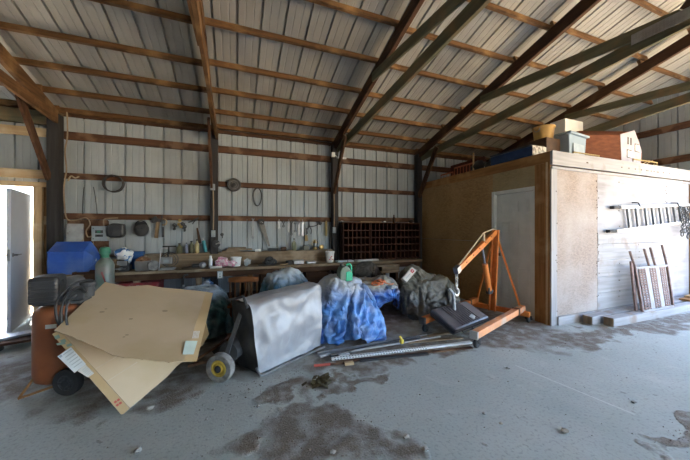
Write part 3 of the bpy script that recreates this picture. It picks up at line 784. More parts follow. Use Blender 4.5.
# grey bin with shavings
def bench_x(px, y=5.75): return at_y(px, 265, y).x
x0, x1 = bench_x(135, 5.72), bench_x(150, 5.72)
t = thing('grey_crate', 'grey metal tub heaped with brown scraps on the bench', 'tub', ((x0 + x1) / 2, 5.78, BT))
w = (x1 - x0) / 2
mb = MB(); mb.prism([(-w * .9, -.09, 0), (w * .9, -.09, 0), (w, -.1, .16), (-w, -.1, .16)], (0, .2, 0)); part('tub', mb, 'steel', t, local=True, bevel=.006)
mb = MB(); mb.blob((0, 0, .17), .1, 3, .5, 3, (w * 9, .8, .62)); part('scraps', mb, mat('brown_scraps', (.30, .15, .08), (.16, .10, .07), scale=25), t, local=True)
mb = MB(); mb.lathe([(.0, -.03), (.05, -.03), (.085, -.025), (.085, .025), (.05, .03), (0, .03)], (bench_x(153, 5.66), 5.67, BT + .086), (.5, -1, 0), 24)
solo('grinding_wheel', mb, 'tire', 'dark round wheel standing against the grey tub of scraps', 'wheel', smooth=True)
# blue and white bag on a dark machine
x0 = bench_x(126, 5.85)
t = thing('bench_vise', 'dark greasy bench vise under a blue and white bag', 'vise', (x0, 5.80, BT))
mb = MB(); mb.box((0, 0, .05), (.16, .16, .10)); mb.box((0, -.05, .13), (.10, .12, .07)); part('body', mb, 'dgrey', t, local=True, bevel=.012)
mb = MB(); mb.box((0, -.13, .14), (.13, .03, .08)); part('jaw', mb, 'steel', t, local=True, bevel=.005)
mb = MB(); mb.lathe([(.018, 0), (.018, .12), (0, .12)], (0, -.13, .06), (0, -1, 0), 12); mb.tube([(-.08, -.235, .06), (.08, -.235, .06)], .008); part('screw_handle', mb, 'steel', t, local=True)
mb = MB(); mb.blob((x0 - .01, 5.82, BT + .27), .11, 3, .55, 11, (1.15, .9, .95)); solo('plastic_bag', mb, 'bluewhite', 'crumpled blue and white plastic bag lying on the bench vise', 'bag', smooth='all')
mb = MB(); mb.blob((bench_x(117, 5.75), 5.74, BT + .105), .1, 3, .7, 5, (.8, .8, 1.05)); solo('oily_rag', mb, mat('brown_rag', (.16, .10, .05), (.05, .04, .03), scale=12), 'brown oily rag at left of the bench vise', 'rag', smooth=True)
a = at_y(130, 255, 6.0); b = at_y(144, 250, 6.0)
mb = MB(); mb.bx(a.x, b.x, 5.96, 6.06, BT + .25, BT + .31); mb.bx(a.x + .01, b.x - .01, 5.97, 6.05, BT, BT + .25)
solo('blue_carton', mb, mat('blue_carton_paint', (.03, .10, .28), (.02, .07, .2), rough=.6), 'dark blue carton behind the tub of scraps on the bench', 'box', bevel=.004)
# grinder, can, bag, tub ...
x = bench_x(199, 5.72)
t = thing('angle_grinder', 'dark blue-black electric grinder lying on the bench', 'power tool', (x, 5.74, BT))
mb = MB(); mb.lathe([(.02, -.12), (.034, -.1), (.036, .02), (.042, .03), (.042, .09), (.03, .1), (0, .1)], (0, 0, .045), (1, .1, 0), 16); part('body', mb, 'dgrey', t, local=True, smooth=True)
mb = MB(); mb.lathe([(.058, 0), (.058, .012), (.02, .03), (.02, .045), (0, .045)], (.06, -.045, .058), (.3, -1, 0), 20); part('disc_guard', mb, 'steel', t, local=True, smooth=True)
mb = MB(); mb.tube(spline([(-.12, 0, .04), (-.2, .03, .02), (-.27, -.03, .012)]), .008); part('cord', mb, 'black', t, local=True)
x = bench_x(210.5, 5.72)
t = thing('spray_can', 'blue and white spray can standing on the bench', 'can', (x, 5.74, BT))
mb = MB(); mb.lathe([(.032, 0), (.033, .004), (.033, .15), (.022, .175), (0, .176)], seg=18); part('body', mb, 'bluewhite', t, local=True, smooth=True)
mb = MB(); mb.lathe([(.021, .176), (.021, .215), (0, .22)], seg=14); part('cap', mb, 'white', t, local=True, smooth=True)
a = bench_x(217, 5.72); b = bench_x(234, 5.72)
mb = MB()
mb.blob((lerp(a, b, .3), 5.76, BT + .085), .11, 3, .45, 8, (1.1, .8, .82)); solo('patterned_bag', mb, 'pink', 'pink and white patterned bag slumped on the bench', 'bag', smooth='all')
mb = MB(); mb.blob((lerp(a, b, .88), 5.74, BT + .06), .075, 3, .45, 18, (1.1, .8, .82)); solo('patterned_bag', mb, 'pink', 'smaller pink and white bag beside the white tub', 'bag', smooth='all')
mb = MB(); mb.box((bench_x(216, 5.66), 5.65, BT + .016), (.2, .09, .03), (0, 0, .1)); solo('white_tray', mb, 'offwhite', 'flat white tray at the bench edge before the pink bag', 'tray', bevel=.006)
x = bench_x(236, 5.72)
t = thing('plastic_tub', 'white translucent plastic tub on the bench beside the pink bags', 'tub', (x, 5.80, BT))
mb = MB(); mb.lathe([(.0, 0), (.078, 0), (.098, .17), (.092, .17), (.074, .012), (0, .012)], seg=24); part('tub', mb, 'white', t, local=True, smooth=True)
mb = MB(); mb.lathe([(.099, .150), (.104, .150), (.104, .174), (.099, .174)], seg=24, ring=True); part('rim', mb, 'white', t, local=True, smooth=True)
mb = MB(); mb.blob((bench_x(247, 5.8), 5.82, BT + .07), .075, 2, .6, 9, (.9, .6, 1)); solo('grey_rag', mb, 'panelgrey', 'grey crumpled rag right of the white plastic tub', 'rag', smooth=True)
# black tangle of cord
cx = bench_x(270, 5.76)
mb = MB(); r2 = random.Random(12)
for k in range(13):
    c = V((cx + r2.uniform(-.06, .06), 5.78 + r2.uniform(-.04, .04), BT + .05 + r2.uniform(0, .06))); rr = r2.uniform(.05, .11)
    ax = V((1, r2.uniform(-.4, .4), r2.uniform(-.3, .3))).normalized(); ay = V((r2.uniform(-.3, .3), 1 if k < 3 else .3, .15 if k < 3 else 1)).normalized()
    pts = [p for p in arc(c, rr, 0, 2 * PI, 18, ax, ay * .7)][:-1]
    for p in pts: p.z = max(p.z, BT + .012)
    mb.tube(pts, .011, 6, closed=True)
mb.tube(spline([(cx - .05, 5.74, BT + .012), (cx - .15, 5.70, BT + .012), (cx - .22, 5.73, BT + .012)]), .01, 6)
solo('cord_tangle', mb, 'plastic', 'tangled heap of black cord on the bench', 'cord', smooth='all')
mb = MB(); mb.tube(spline([(bench_x(280, 5.7), 5.70, BT + .012), (bench_x(284, 5.7), 5.66, BT + .012), (bench_x(288, 5.7), 5.72, BT + .02)]), .011, 8); solo('pale_stick', mb, 'newx', 'short pale stick right of the black cord heap', 'stick')
for px0, px1, hh, lb in ((294, 304, .075, 'grey metal box on the bench right of the cord heap'), (307, 316, .045, 'low grey metal box nearest the white paint pail')):
    a, b = bench_x(px0, 5.72), bench_x(px1, 5.72)
    t = thing('metal_box', lb, 'box', ((a + b) / 2, 5.77, BT))
    w = (b - a) / 2
    mb = MB(); mb.bx(-w, w, -.07, .07, 0, hh * .8); part('body', mb, 'steel', t, local=True, bevel=.004)
    mb = MB(); mb.bx(-w - .004, w + .004, -.074, .074, hh * .8, hh); part('lid', mb, 'steel', t, local=True, bevel=.003)
mb = MB(); mb.box((bench_x(290, 5.75), 5.80, BT + .035), (.12, .1, .07), (0, 0, .4)); solo('dark_block', mb, 'dgrey', 'dark block between the cord heap and the grey metal box', 'block', bevel=.01)
x = bench_x(331, 5.72)
t = thing('paint_pail', 'white lidded paint pail with a printed label near the floodlight post', 'pail', (x, 5.80, BT))
mb = MB(); mb.lathe([(.0, 0), (.083, 0), (.092, .20), (.098, .20), (.098, .215), (0, .215)], seg=24); part('body', mb, 'offwhite', t, local=True, smooth=True)
mb = MB(); mb.lathe([(.097, .2155), (.10, .2155), (.10, .23), (.085, .238), (0, .238)], seg=24); part('lid', mb, 'white', t, local=True, smooth=True)
mb = MB(); mb.tube(arc((0, -.03, .235), .06, 0, PI, 12, V((1, 0, 0)), V((0, -.3, .8))), .006); part('bail', mb, 'steel', t, local=True)
mb = MB()
for k in range(4): mb.box((-.03 + .02 * k, -.0875 - .0005 * k, .07 + .03 * (k % 3)), (.03, .008, .018))
part('label_print', mb, 'redink', t, local=True)
# things standing on the back shelf
SH_Y, SZ = 6.17, 1.0
def shelf_x(px): return at_y(px, 250, SH_Y).x
def bottle(px, r, h, m, lb, cap='black', neck=.35, lean=0, cat='bottle', nm='bottle'):
    t = thing(nm, lb, cat, (shelf_x(px), SH_Y, SZ))
    ax = V((math.sin(lean), 0, math.cos(lean)))
    mb = MB(); mb.lathe([(r * .95, 0), (r, .006), (r, h * .62), (r * neck, h * .8), (r * neck, h * .9), (0, h * .9)], (0, 0, abs(math.sin(lean)) * r), ax, 16); part('body', mb, m, t, local=True, smooth=True)
    mb = MB(); mb.lathe([(r * neck * 1.2, h * .9), (r * neck * 1.2, h), (0, h)], (0, 0, abs(math.sin(lean)) * r), ax, 14); part('cap', mb, cap, t, local=True, smooth=True)
bottle(179.5, .05, .19, mat('olive_bottle', (.13, .13, .07), (.1, .09, .05), rough=.4), 'squat olive bottle at the left end of the back shelf')
bottle(186.5, .027, .20, mat('blue_bottle', (.25, .28, .40), (.12, .14, .25), rough=.4), 'slim blue-grey bottle second from left on back shelf')
bottle(191.5, .045, .23, mat('brownish_jar', (.10, .10, .055), (.07, .065, .04), rough=.4), 'dark brown bottle third from left on the back shelf')
bottle(197, .042, .26, mat('cream_bottle', (.48, .44, .26), (.34, .26, .1), rough=.4), 'cream bottle with a dark cap on the back shelf')
t = thing('caulk_tube', 'teal tube leaning over on the back shelf', 'tube', (shelf_x(204), SH_Y, SZ))
mb = MB(); mb.lathe([(.034, 0), (.034, .22), (.02, .23), (0, .23)], (.035, 0, .012), (-.2, 0, 1), 16); part('body', mb, 'tealbot', t, local=True, smooth=True)
mb = MB(); mb.lathe([(.012, 0), (.005, .05), (0, .05)], V((.035, 0, .012)) + V((-.2, 0, 1)).normalized() * .2305, (-.2, 0, 1), 10); part('nozzle', mb, 'offwhite', t, local=True)
bottle(294, .05, .26, mat('milky_bottle', (.22, .24, .17), (.17, .18, .12), rough=.3), 'milky plastic bottle on the shelf below the hanging wrenches', neck=.22)
mb = MB(); p0 = shelf_x(306); mb.box((p0, SH_Y, SZ + .05), (.13, .1, .10)); solo('tin_box', mb, mat('dull_tin', (.16, .16, .12), (.1, .1, .08), rough=.5), 'small dull tin on the shelf right of the milky bottle', 'tin', bevel=.008)
t = thing('oil_lantern', 'dark brass lantern shape on the shelf left of the floodlight post', 'lantern', (shelf_x(315), SH_Y, SZ))
mb = MB(); mb.lathe([(.05, 0), (.055, .02), (.05, .05), (.02, .06), (0, .06)], seg=18); part('base', mb, 'brass', t, local=True, smooth=True)
mb = MB(); mb.lathe([(.03, .061), (.043, .10), (.03, .15), (0, .15)], seg=18); part('globe', mb, 'steel', t, local=True, smooth=True)
mb = MB(); mb.lathe([(.05, .1505), (.03, .19), (.015, .22), (0, .22)], seg=18); mb.tube(arc((0, 0, .15), .075, -.7, PI + .7, 16), .005, 6); part('hood', mb, 'brass', t, local=True, smooth=True)
mb = MB(); mb.lathe([(0, -.03), (.04, -.03), (.055, -.02), (.055, .02), (.04, .03), (0, .03)], (shelf_x(321.5), SH_Y, SZ + .056), (.2, -1, 0), 20); solo('rope_coil', mb, 'brass', 'round brownish coil on the shelf beside the floodlight post', 'coil', smooth=True)
# flat scraps
r3 = random.Random(2)
for k, (px0, px1, lb) in enumerate(((222, 240, 'long dark board lowest in the pile on the back shelf'), (226, 252, 'dark board second in the pile on the back shelf'), (228, 246, 'narrow dark board topmost in the pile on the back shelf'))):
    a, b = shelf_x(px0), shelf_x(px1)
    mb = MB(); mb.box(((a + b) / 2, 6.18, SZ + .015 + k * .031), (b - a, .12 - .02 * k, .03), (0, 0, r3.uniform(-.05, .05))); solo('scrap_board', mb, 'benchx', lb, 'board', 'scrap boards on the back shelf', bevel=.004)
mb = MB(); mb.box((shelf_x(258), SH_Y, SZ + .022), (.12, .08, .044)); solo('white_carton', mb, 'white', 'small white carton on the back shelf below the saw', 'box', bevel=.003)
mb = MB(); mb.box((shelf_x(273), SH_Y, SZ + .03), (.2, .11, .06), (0, 0, .08)); solo('dark_tin', mb, 'dgrey', 'flat dark tin on the back shelf right of the white carton', 'tin', bevel=.01)
mb = MB(); mb.box((shelf_x(283.5), SH_Y, SZ + .04), (.12, .1, .08)); solo('leather_pouch', mb, 'brown', 'brown leather pouch on the back shelf left of the milky bottle', 'pouch', bevel=.02)
# vice-like reel clamped by the post with the outlet
p = at_y(216, 244, 6.1)
t = thing('black_reel', 'black reel hanging on the front of the outlet post', 'reel', (p.x, 6.06, p.z - .07))
mb = MB(); mb.lathe([(.075, 0), (.075, .015), (.03, .02), (.03, .05), (.06, .055), (.06, .065), (0, .065)], (0, .065, .07), (0, -1, 0), 20); part('spool', mb, 'plastic', t, local=True, smooth=True)
mb = MB(); mb.tube([(0, 0, .07), (.05, -.02, .09), (.09, -.02, .09)], .009); part('crank', mb, 'galv', t, local=True)

# ------------------------------------------------------------------ things under the bench
a, b = at_y(115, 277, 5.62), at_y(158, 286, 5.62)
t = thing('tool_chest', 'faded red metal tool chest under the left part of the bench', 'tool chest', ((a.x + b.x) / 2, 5.74, .192))
w = (b.x - a.x) / 2
mb = MB(); mb.bx(-w, w, -.07, .3, 0, .30); part('body', mb, 'redtool', t, local=True, bevel=.01)
mb = MB(); mb.bx(-w - .005, w + .005, -.075, .3, .301, .37); part('lid', mb, 'redtool', t, local=True, bevel=.012)
mb = MB(); mb.tube([(-.09, -.075, .2), (-.09, -.1, .2), (.09, -.1, .2), (.09, -.075, .2)], .008); part('handle', mb, 'steel', t, local=True)
mb = MB(); mb.bx(-.02, .02, -.083, -.076, .27, .33); part('latch', mb, 'steel', t, local=True)
p = at_y(184, 275, 5.62)
t = thing('grease_gun', 'dark tube with a pale nozzle hanging under the bench front', 'grease gun', (p.x, 5.63, .46))
mb = MB(); mb.tube(spline([(.06, .02, .20), (.0, 0, .19), (-.01, 0, .13), (-.01, 0, .03)]), .014); part('tube', mb, 'plastic', t, local=True, smooth=True)
mb = MB(); mb.lathe([(.016, 0), (.02, .03), (0, .03)], (-.01, 0, 0), seg=12); part('nozzle', mb, 'offwhite', t, local=True)
p = at_y(220, 274, 5.6)
t = thing('outlet_box', 'grey outlet box on the bench front below the pink bags', 'outlet box', (p.x, 5.63, .56))
mb = MB(); mb.bx(-.045, .045, -.03, .02, 0, .14); part('box', mb, 'greywhite', t, local=True, bevel=.004)
mb = MB(); mb.bx(-.035, .035, -.034, -.0305, .02, .12); part('cover', mb, 'white', t, local=True)
for z in (.05, .09):
    mb = MB(); mb.bx(-.012, -.004, -.036, -.0342, z - .008, z + .008); mb.bx(.004, .012, -.036, -.0342, z - .008, z + .008); part('socket', mb, 'black', t, local=True)
for px, m, lb in ((207, 'bluewhite', 'blue and white container standing on the low shelf under the bench'), (238, 'dgrey', 'dark can on the low shelf under the bench beside the chair')):
    p = at_y(px, 300, 5.85)
    mb = MB(); mb.lathe([(.1, 0), (.105, .02), (.105, .26), (.05, .3), (.05, .33), (0, .33)], (p.x, 5.9, .192), seg=20); solo('container', mb, m, lb, 'container', smooth=True)
for x0, x1, lb in ((.45, 1.0, 'dark wooden crate on the low shelf under the middle of the bench'), (1.35, 1.9, 'dark wooden crate on the low shelf left of the floodlight post')):
    t = thing('wooden_crate', lb, 'crate', ((x0 + x1) / 2, 5.95, .192))
    w = (x1 - x0) / 2
    for k in range(3):
        mb = MB(); mb.bx(-w, w, -.16, -.14, .01 + k * .12, .11 + k * .12); part('slat', mb, 'darkx', t, local=True)
    mb = MB(); mb.bx(-w, w, .14, .16, 0, .36); mb.bx(-w, -w + .02, -.14, .14, 0, .36); mb.bx(w - .02, w, -.14, .14, 0, .36); mb.bx(-w + .02, w - .02, -.14, .14, 0, .02); part('case', mb, 'darkz', t, local=True)

# ------------------------------------------------------------------ things on the back wall
WY = 6.29                     # front face of the boards
def wall(px, py, y=WY): return at_y(px, py, y)
p = wall(114.5, 184)
t = thing('iron_hoop', 'dark hollow steel ring hung on the back wall board at left', 'hoop', (p.x, WY, p.z))
mb = MB(); mb.lathe([(.138, 0), (.155, 0), (.155, .012), (.148, .02), (.148, .065), (.155, .073), (.155, .085), (.138, .085), (.135, .07), (.135, .015)], (0, -.005, 0), (0, -1, 0), 36, ring=True)
part('ring', mb, mat('rusty_ring', (.085, .075, .068), (.05, .046, .043), rough=.6, scale=12), t, local=True, smooth=True)
mb = MB(); mb.tube([(0, .012, .14), (0, -.06, .135), (0, -.065, .15)], .008); part('nail', mb, 'steel', t, local=True)
p = wall(234, 185)
t = thing('pulley_wheel', 'round dark pulley wheel hung beside the outlet post', 'pulley', (p.x, WY, p.z))
mb = MB(); mb.lathe([(0, 0), (.125, 0), (.135, .012), (.12, .02), (.12, .035), (.135, .043), (.125, .055), (.11, .055), (.10, .04), (.05, .04), (.045, .06), (.0, .06)], (0, -.002, 0), (0, -1, 0), 36)
part('wheel', mb, mat('pulley_grey', (.11, .108, .105), (.065, .062, .06), rough=.5, scale=14), t, local=True, smooth=True)
mb = MB(); mb.lathe([(.028, 0), (.028, .02), (.012, .02), (.012, .05), (0, .05)], (0, -.0625, 0), (0, -1, 0), 18); part('hub', mb, 'black', t, local=True, smooth=True)
mb = MB(); mb.tube([(0, .012, .03), (0, -.01, .03)], .008, 6); part('nail', mb, 'steel', t, local=True)
mb = MB(); mb.lathe([(.078, -.001), (.082, .004), (.086, -.001)], (0, -.041, 0), (0, -1, 0), 30, ring=True); part('groove_ring', mb, 'steel', t, local=True)
p = wall(257, 197)
mb = MB()
for k, (rx, rz, dx) in enumerate(((.085, .19, 0), (.08, .182, .012))):
    mb.tube([V((p.x + dx + rx * math.cos(a) * (1 + .12 * math.sin(a)), WY - .012 - .012 * k, p.z + rz * math.sin(a))) for a in [2 * PI * i / 36 for i in range(36)]], .007, 6, closed=True)
mb.tube([V((p.x, WY + .012, p.z + .19)), V((p.x, WY - .03, p.z + .192))], .007, 6)
solo('cable_loop', mb, 'black', 'black cable loop hanging on the back wall', 'cable', smooth='all')
for px, dx, lb in ((84, -.02, 'thin dark wire hanging from middle wall board, left one'), (93.5, .05, 'thin dark wire hanging from middle wall board, right one')):
    a = wall(px, 187); b = wall(px, 214)
    mb = MB(); mb.tube(spline([a, a + V((dx * .6, -.004, -.2)), b + V((dx, 0, .02)), b + V((dx * .8, 0, 0))]), .006, 6); solo('hanging_wire', mb, 'black', lb, 'wire')
# meter panel and breaker box with beige conduit
a, b = wall(67.5, 224.5), wall(84, 241)
t = thing('fuse_cabinet', 'scuffed grey metal cabinet on the wall behind the blue bin', 'cabinet', ((a.x + b.x) / 2, WY, b.z - .1))
w = (b.x - a.x) / 2
mb = MB(); mb.bx(-w, w, -.05, .05, 0, .40); part('plate', mb, 'panelgrey', t, local=True, bevel=.005)
mb = MB(); mb.bx(-w + .02, w - .02, -.054, -.0505, .02, .36); part('door', mb, 'panelgrey', t, local=True)
a, b = wall(91, 226, 6.2), wall(107, 241, 6.2)
t = thing('breaker_box', 'light grey breaker box with dark window on the back wall', 'electrical box', ((a.x + b.x) / 2, 6.26, b.z))
w = (b.x - a.x) / 2; hh = a.z - b.z
mb = MB(); mb.bx(-w, w, -.05, .06, 0, hh); part('case', mb, 'greywhite', t, local=True, bevel=.005)
mb = MB(); mb.bx(-w + .01, w - .01, -.058, -.0505, .01, hh - .01); part('cover', mb, 'greywhite', t, local=True, bevel=.003)
for z0, z1, m in ((hh * .52, hh * .72, 'capgreen'), (hh * .28, hh * .44, 'dgrey')):
    mb = MB(); mb.bx(-.055, .055, -.062, -.0585, z0, z1)
    part('breaker_window', mb, 'dgrey', t, local=True)
    mb = MB(); mb.bx(-.03, .02, -.064, -.0622, z0 + .01, z1 - .01); part('switch', mb, 'black' if m == 'dgrey' else m, t, local=True)
for x, z in ((-w + .03, hh - .04), (-w + .03, .04)):
    mb = MB(); mb.lathe([(.008, 0), (.008, .004), (0, .005)], (x, -.0585, z), (0, -1, 0), 8); part('screw', mb, 'black', t, local=True)
mb = MB(); a, b = wall(67, 214), wall(107, 262); mb.bx(a.x, b.x + .0, 6.292, 6.342, b.z + .0, 1.62); mb.bx(wall(101, 240).x, wall(109, 240).x, 6.286, 6.29, .9, 1.6)
solo('backing_board', mb, 'girtx', 'brown backing board behind the breaker box', 'board', bevel=.004)
mb = MB()
q = [wall(67, 112, 6.12), wall(67.5, 135, 6.12), wall(65, 152, 6.11), wall(66.5, 170, 6.11), wall(64, 186, 6.11), wall(64.5, 205, 6.12), wall(67, 219, 6.2), wall(75, 220, 6.24), wall(86, 218, 6.24), wall(90, 224, 6.22), wall(86, 231, 6.24), wall(88, 237, 6.24), wall(92, 236, 6.2)]
mb.tube(spline(q, 6), .011, 8)
solo('beige_cable', mb, 'beige', 'beige cable running down the corner post to the breaker box', 'cable', smooth='all')
mb = MB(); mb.tube(spline([wall(104, 226, 6.22), wall(103.5, 221, 6.24), wall(106, 218.5, 6.26), wall(118, 218, 6.27)], 6), .010, 8); mb.tube(spline([wall(93, 241, 6.25), wall(94, 250, 6.25), wall(93, 258, 6.25), wall(96, 262, 6.25)], 6), .009, 8)
solo('cable_pair', mb, 'beige', 'beige cables leaving the breaker box', 'cable', smooth='all')
mb = MB(); mb.tube(spline([wall(68, 181, 6.26), wall(71, 176, 6.26), wall(75, 178, 6.27), wall(79, 176.5, 6.27)], 5), .012, 6); solo('cable_end', mb, 'rope', 'short pale cord looped on the middle board beside corner post', 'cord', smooth='all')
# helmets / dark cases
for px, py, lb, open_ in ((117.5, 230, 'black plastic case hung right of the breaker box', False), (140.5, 229, 'dark round welding hood hung second from the breaker box', True)):
    p = wall(px, py, 6.2); t = thing('black_hood' if open_ else 'black_case', lb, 'welding hood' if open_ else 'case', (p.x, 6.25, p.z))
    if open_:
        mb = MB(); mb.grid(lambda u, v: V((.118 * math.cos(2 * PI * u) * math.sin(.25 + v * 1.32), .03 - .16 * math.cos(.25 + v * 1.32), .13 * math.sin(2 * PI * u) * math.sin(.25 + v * 1.32))), 28, 10, wrap=True)
        mb.face([V((.118 * math.cos(2 * PI * u / 28) * math.sin(.25), .03 - .16 * math.cos(.25), .13 * math.sin(2 * PI * u / 28) * math.sin(.25))) for u in range(28)])
        part('shell', mb, 'dgrey', t, local=True, smooth=True)
        mb = MB(); mb.tube(arc((0, .02, .0), .125, 0, 2 * PI, 30)[:-1], .012, 8, closed=True); part('rim', mb, 'steel', t, local=True, smooth=True)
        mb = MB(); mb.box((.0, -.137, .03), (.11, .014, .06)); part('window', mb, 'black', t, local=True, bevel=.004)
        mb = MB(); mb.tube(arc((0, -.02, .06), .09, .2, PI - .2, 14), .010, 8); part('headband', mb, 'black', t, local=True)
    else:
        mb = MB(); mb.prism([(-.13, 0, -.06), (-.10, 0, -.13), (.07, 0, -.14), (.12, 0, -.08), (.11, 0, .11), (-.05, 0, .12), (-.14, 0, .07)], (0, -.14, 0)); part('shell', mb, 'plastic', t, local=True, bevel=.025)
        mb = MB(); mb.prism([(-.06, -.1405, -.10), (.06, -.1405, -.11), (.09, -.1405, .0), (-.02, -.1405, .03)], (0, -.008, 0)); part('window', mb, 'dgrey', t, local=True, bevel=.003)
# hand tools along the lowest board
def htool(nm, px, py0, py1, build, lb, cat='tool', m='dgrey', grp=None):
    a = wall(px, py0); b = wall(px, py1)
    mb = MB(); build(mb, a, a.z - b.z); mb.tube([V((a.x, WY + .012, 1.668)), V((a.x, WY - .022, 1.668)), V((a.x, WY - .018, min(a.z - .01, 1.66)))], .005, 6); return solo(nm, mb, m, lb, cat, grp, smooth=True)
def at_(a, dx, dz, dy=-.02): return V((a.x + dx, WY + dy, a.z + dz))
t = thing('hatchet', 'small hatchet hung on the lowest wall board', 'hatchet', (wall(158, 228).x, WY - .02, wall(158, 238).z))
a = wall(158, 216); L_ = a.z - wall(158, 238).z
mb = MB(); mb.beam(at_(a, .01, -.06), at_(a, -.025, -L_), .024, .06, (1, 0, 0)); part('handle', mb, 'benchz', t, bevel=.006)
mb = MB(); mb.prism([at_(a, -.10, -.05, -.01), at_(a, -.09, -.13, -.01), at_(a, .0, -.11, -.01), at_(a, .06, -.12, -.01), at_(a, .06, -.06, -.01), at_(a, .0, -.05, -.01), at_(a, -.03, .0, -.01)], (0, -.03, 0)); part('head', mb, 'dgrey', t, bevel=.004)
mb = MB(); mb.prism([at_(a, .055, -.02), at_(a, .075, .02), at_(a, .085, -.06)], (0, -.015, 0)); part('spike', mb, 'dgrey', t)
htool('c_clamp', 163, 219, 226, lambda mb, a, L: mb.tube(arc(at_(a, .01, -.06), .055, -1.9, 1.9, 16), .013, 8), 'pale curved clamp hanging right of the hatchet', 'clamp', 'rope')
htool('file', 162.5, 227, 237, lambda mb, a, L: mb.beam(at_(a, .01, 0), at_(a, .012, -L), .012, .04, (1, 0, 0)), 'dark blue-grey file hanging below the pale clamp', 'file')
p = wall(180, 224)
t = thing('key_cluster', 'cluster of dark clips and brass fittings hung on lowest board', 'fittings', (p.x, WY, p.z - .12))
r4 = random.Random(9)
for k in range(9):
    c = at_(p, r4.uniform(-.11, .11), r4.uniform(-.06, .07), -.02 - .012 * (k % 3))
    mb = MB()
    if k % 3 == 0: mb.lathe([(.012, 0), (.03, .005), (.03, .02), (.012, .025), (0, .025)], c, (r4.uniform(-.4, .4), -1, .2), 14)
    else: mb.tube(arc(c, .028, 0, 2 * PI, 14)[:-1], .008, 6, closed=True); mb.beam(c, c + V((r4.uniform(-.03, .03), 0, -.09)), .012, .03)
    part('fitting', mb, 'brass' if k % 3 == 0 else 'dgrey', t, smooth=True)
def pliers(mb, a, L, spread=.04):
    mb.beam(at_(a, 0, -L * .38), at_(a, 0, 0), .016, .035, (1, 0, 0), .4)
    mb.tube(spline([at_(a, 0, -L * .36), at_(a, spread, -L * .65), at_(a, spread * .8, -L)], 5), .009, 6); mb.tube(spline([at_(a, 0, -L * .36), at_(a, -spread, -L * .65), at_(a, -spread * .8, -L)], 5), .009, 6)
    mb.lathe([(.02, 0), (.02, .02), (0, .02)], at_(a, 0, -L * .38, -.012), (0, -1, 0), 12)
htool('pliers', 196, 218, 226, lambda mb, a, L: (mb.tube(spline([at_(a, -.13, -.09), at_(a, -.04, -.05), at_(a, .04, -.01)], 5), .011, 6), mb.tube(spline([at_(a, -.06, -.12), at_(a, -.02, -.06), at_(a, .05, .02)], 5), .011, 6), mb.lathe([(.024, 0), (.024, .02), (0, .02)], at_(a, 0, -.035, -.01), (0, -1, 0), 12)), 'pliers lying along the lowest board left of the outlet post', 'pliers')
htool('scraper', 199, 228, 243, lambda mb, a, L: (mb.beam(at_(a, -.03, 0), at_(a, .02, -L), .01, .03, (1, 0, 0), 2.0)), 'thin brown scraper hanging above the cream bottle', 'scraper', 'brown')
htool('hook_fitting', 222, 233, 238, lambda mb, a, L: (mb.lathe([(.03, 0), (.034, .02), (.012, .03), (0, .03)], at_(a, 0, -.03, .04), (0, -1, 0), 12), mb.tube([at_(a, 0, -.04, .02), at_(a, .01, -.1, .0)], .01, 6)), 'small purple-grey fitting on the wall right of the outlet post', 'fitting', 'dgrey')
htool('wire_hook', 247, 222, 238, lambda mb, a, L: (mb.tube([at_(a, 0, 0), at_(a, 0, -L)], .006, 6)), 'thin steel rod hanging left of the ring wrench', 'rod', 'steel')
def wrench(mb, a, L, w=.022, dy=-.02):
    mb.beam(at_(a, 0, -.03, dy), at_(a, 0, -L + .03, dy), .010, w, (1, 0, 0))
    mb.tube(arc(at_(a, 0, -L + .02, dy), .02, 0, 2 * PI, 14)[:-1], .008, 6, closed=True); mb.tube(arc(at_(a, 0, -.02, dy), .022, PI * .75, PI * 2.25, 10), .009, 6)
for px, y0, y1, lb, m in ((253, 218, 238, 'steel ring wrench hanging left of the handsaw', 'steel'), (279, 221, 229, 'small pale wrench first in the row right of the handsaw', 'galv'), (283.5, 221, 227, 'short dark wrench second right of the handsaw', 'dgrey'),
                          (288.5, 221, 232, 'bright wrench third right of the handsaw', 'steel'), (291.5, 221, 235, 'dark long wrench fourth right of the handsaw', 'dgrey'), (295, 222, 232, 'dark wrench fifth right of the handsaw', 'dgrey'),
                          (299, 222, 236, 'bright hooked wrench sixth right of the handsaw', 'steel'), (302.5, 222, 236, 'white steel wrench left of the brush', 'galv')):
    htool('wrench', px, y0, y1, wrench, lb, 'wrench', m, 'wrenches along the lowest board')
t = thing('hand_brush', 'straw brush hanging under long-handled pliers', 'brush', (wall(306, 242).x, WY - .02, wall(306, 242).z))
a = wall(306, 228); mb = MB(); mb.tube([at_(a, .01, 0), at_(a, .0, -.16)], .011, 8); part('handle', mb, 'dgrey', t)
mb = MB(); mb.beam(at_(a, 0, -.16), at_(a, .005, -.29), .03, .05, (1, 0, 0), 1.35); part('bristles', mb, 'brush', t)
htool('long_pliers', 309, 222, 234, lambda mb, a, L: (pliers(mb, a, L, .05), mb.tube(spline([at_(a, -.02, -.10), at_(a, .12, -.09), at_(a, .2, -.05)], 5), .011, 6)), 'open black pliers with one handle sideways on the wall', 'pliers', 'black')
htool('yellow_level', 326, 221, 236, lambda mb, a, L: mb.beam(at_(a, 0, 0), at_(a, 0, -L), .02, .045, (1, 0, 0)), 'olive strip tool hanging beside the floodlight post', 'tool', 'brush')
htool('hanging_hose', 320, 222, 226, lambda mb, a, L: mb.lathe([(.03, 0), (.04, .03), (.03, .06), (0, .06)], at_(a, 0, -.03, .0), (0, -1, 0), 12), 'dark round fitting on the board left of the floodlight post', 'fitting', 'dgrey')
t = thing('handsaw', 'handsaw hanging by its dark handle on the back wall', 'saw', (wall(264, 246).x, WY - .02, wall(269, 246).z))
a = wall(261, 221); b = wall(269, 246)
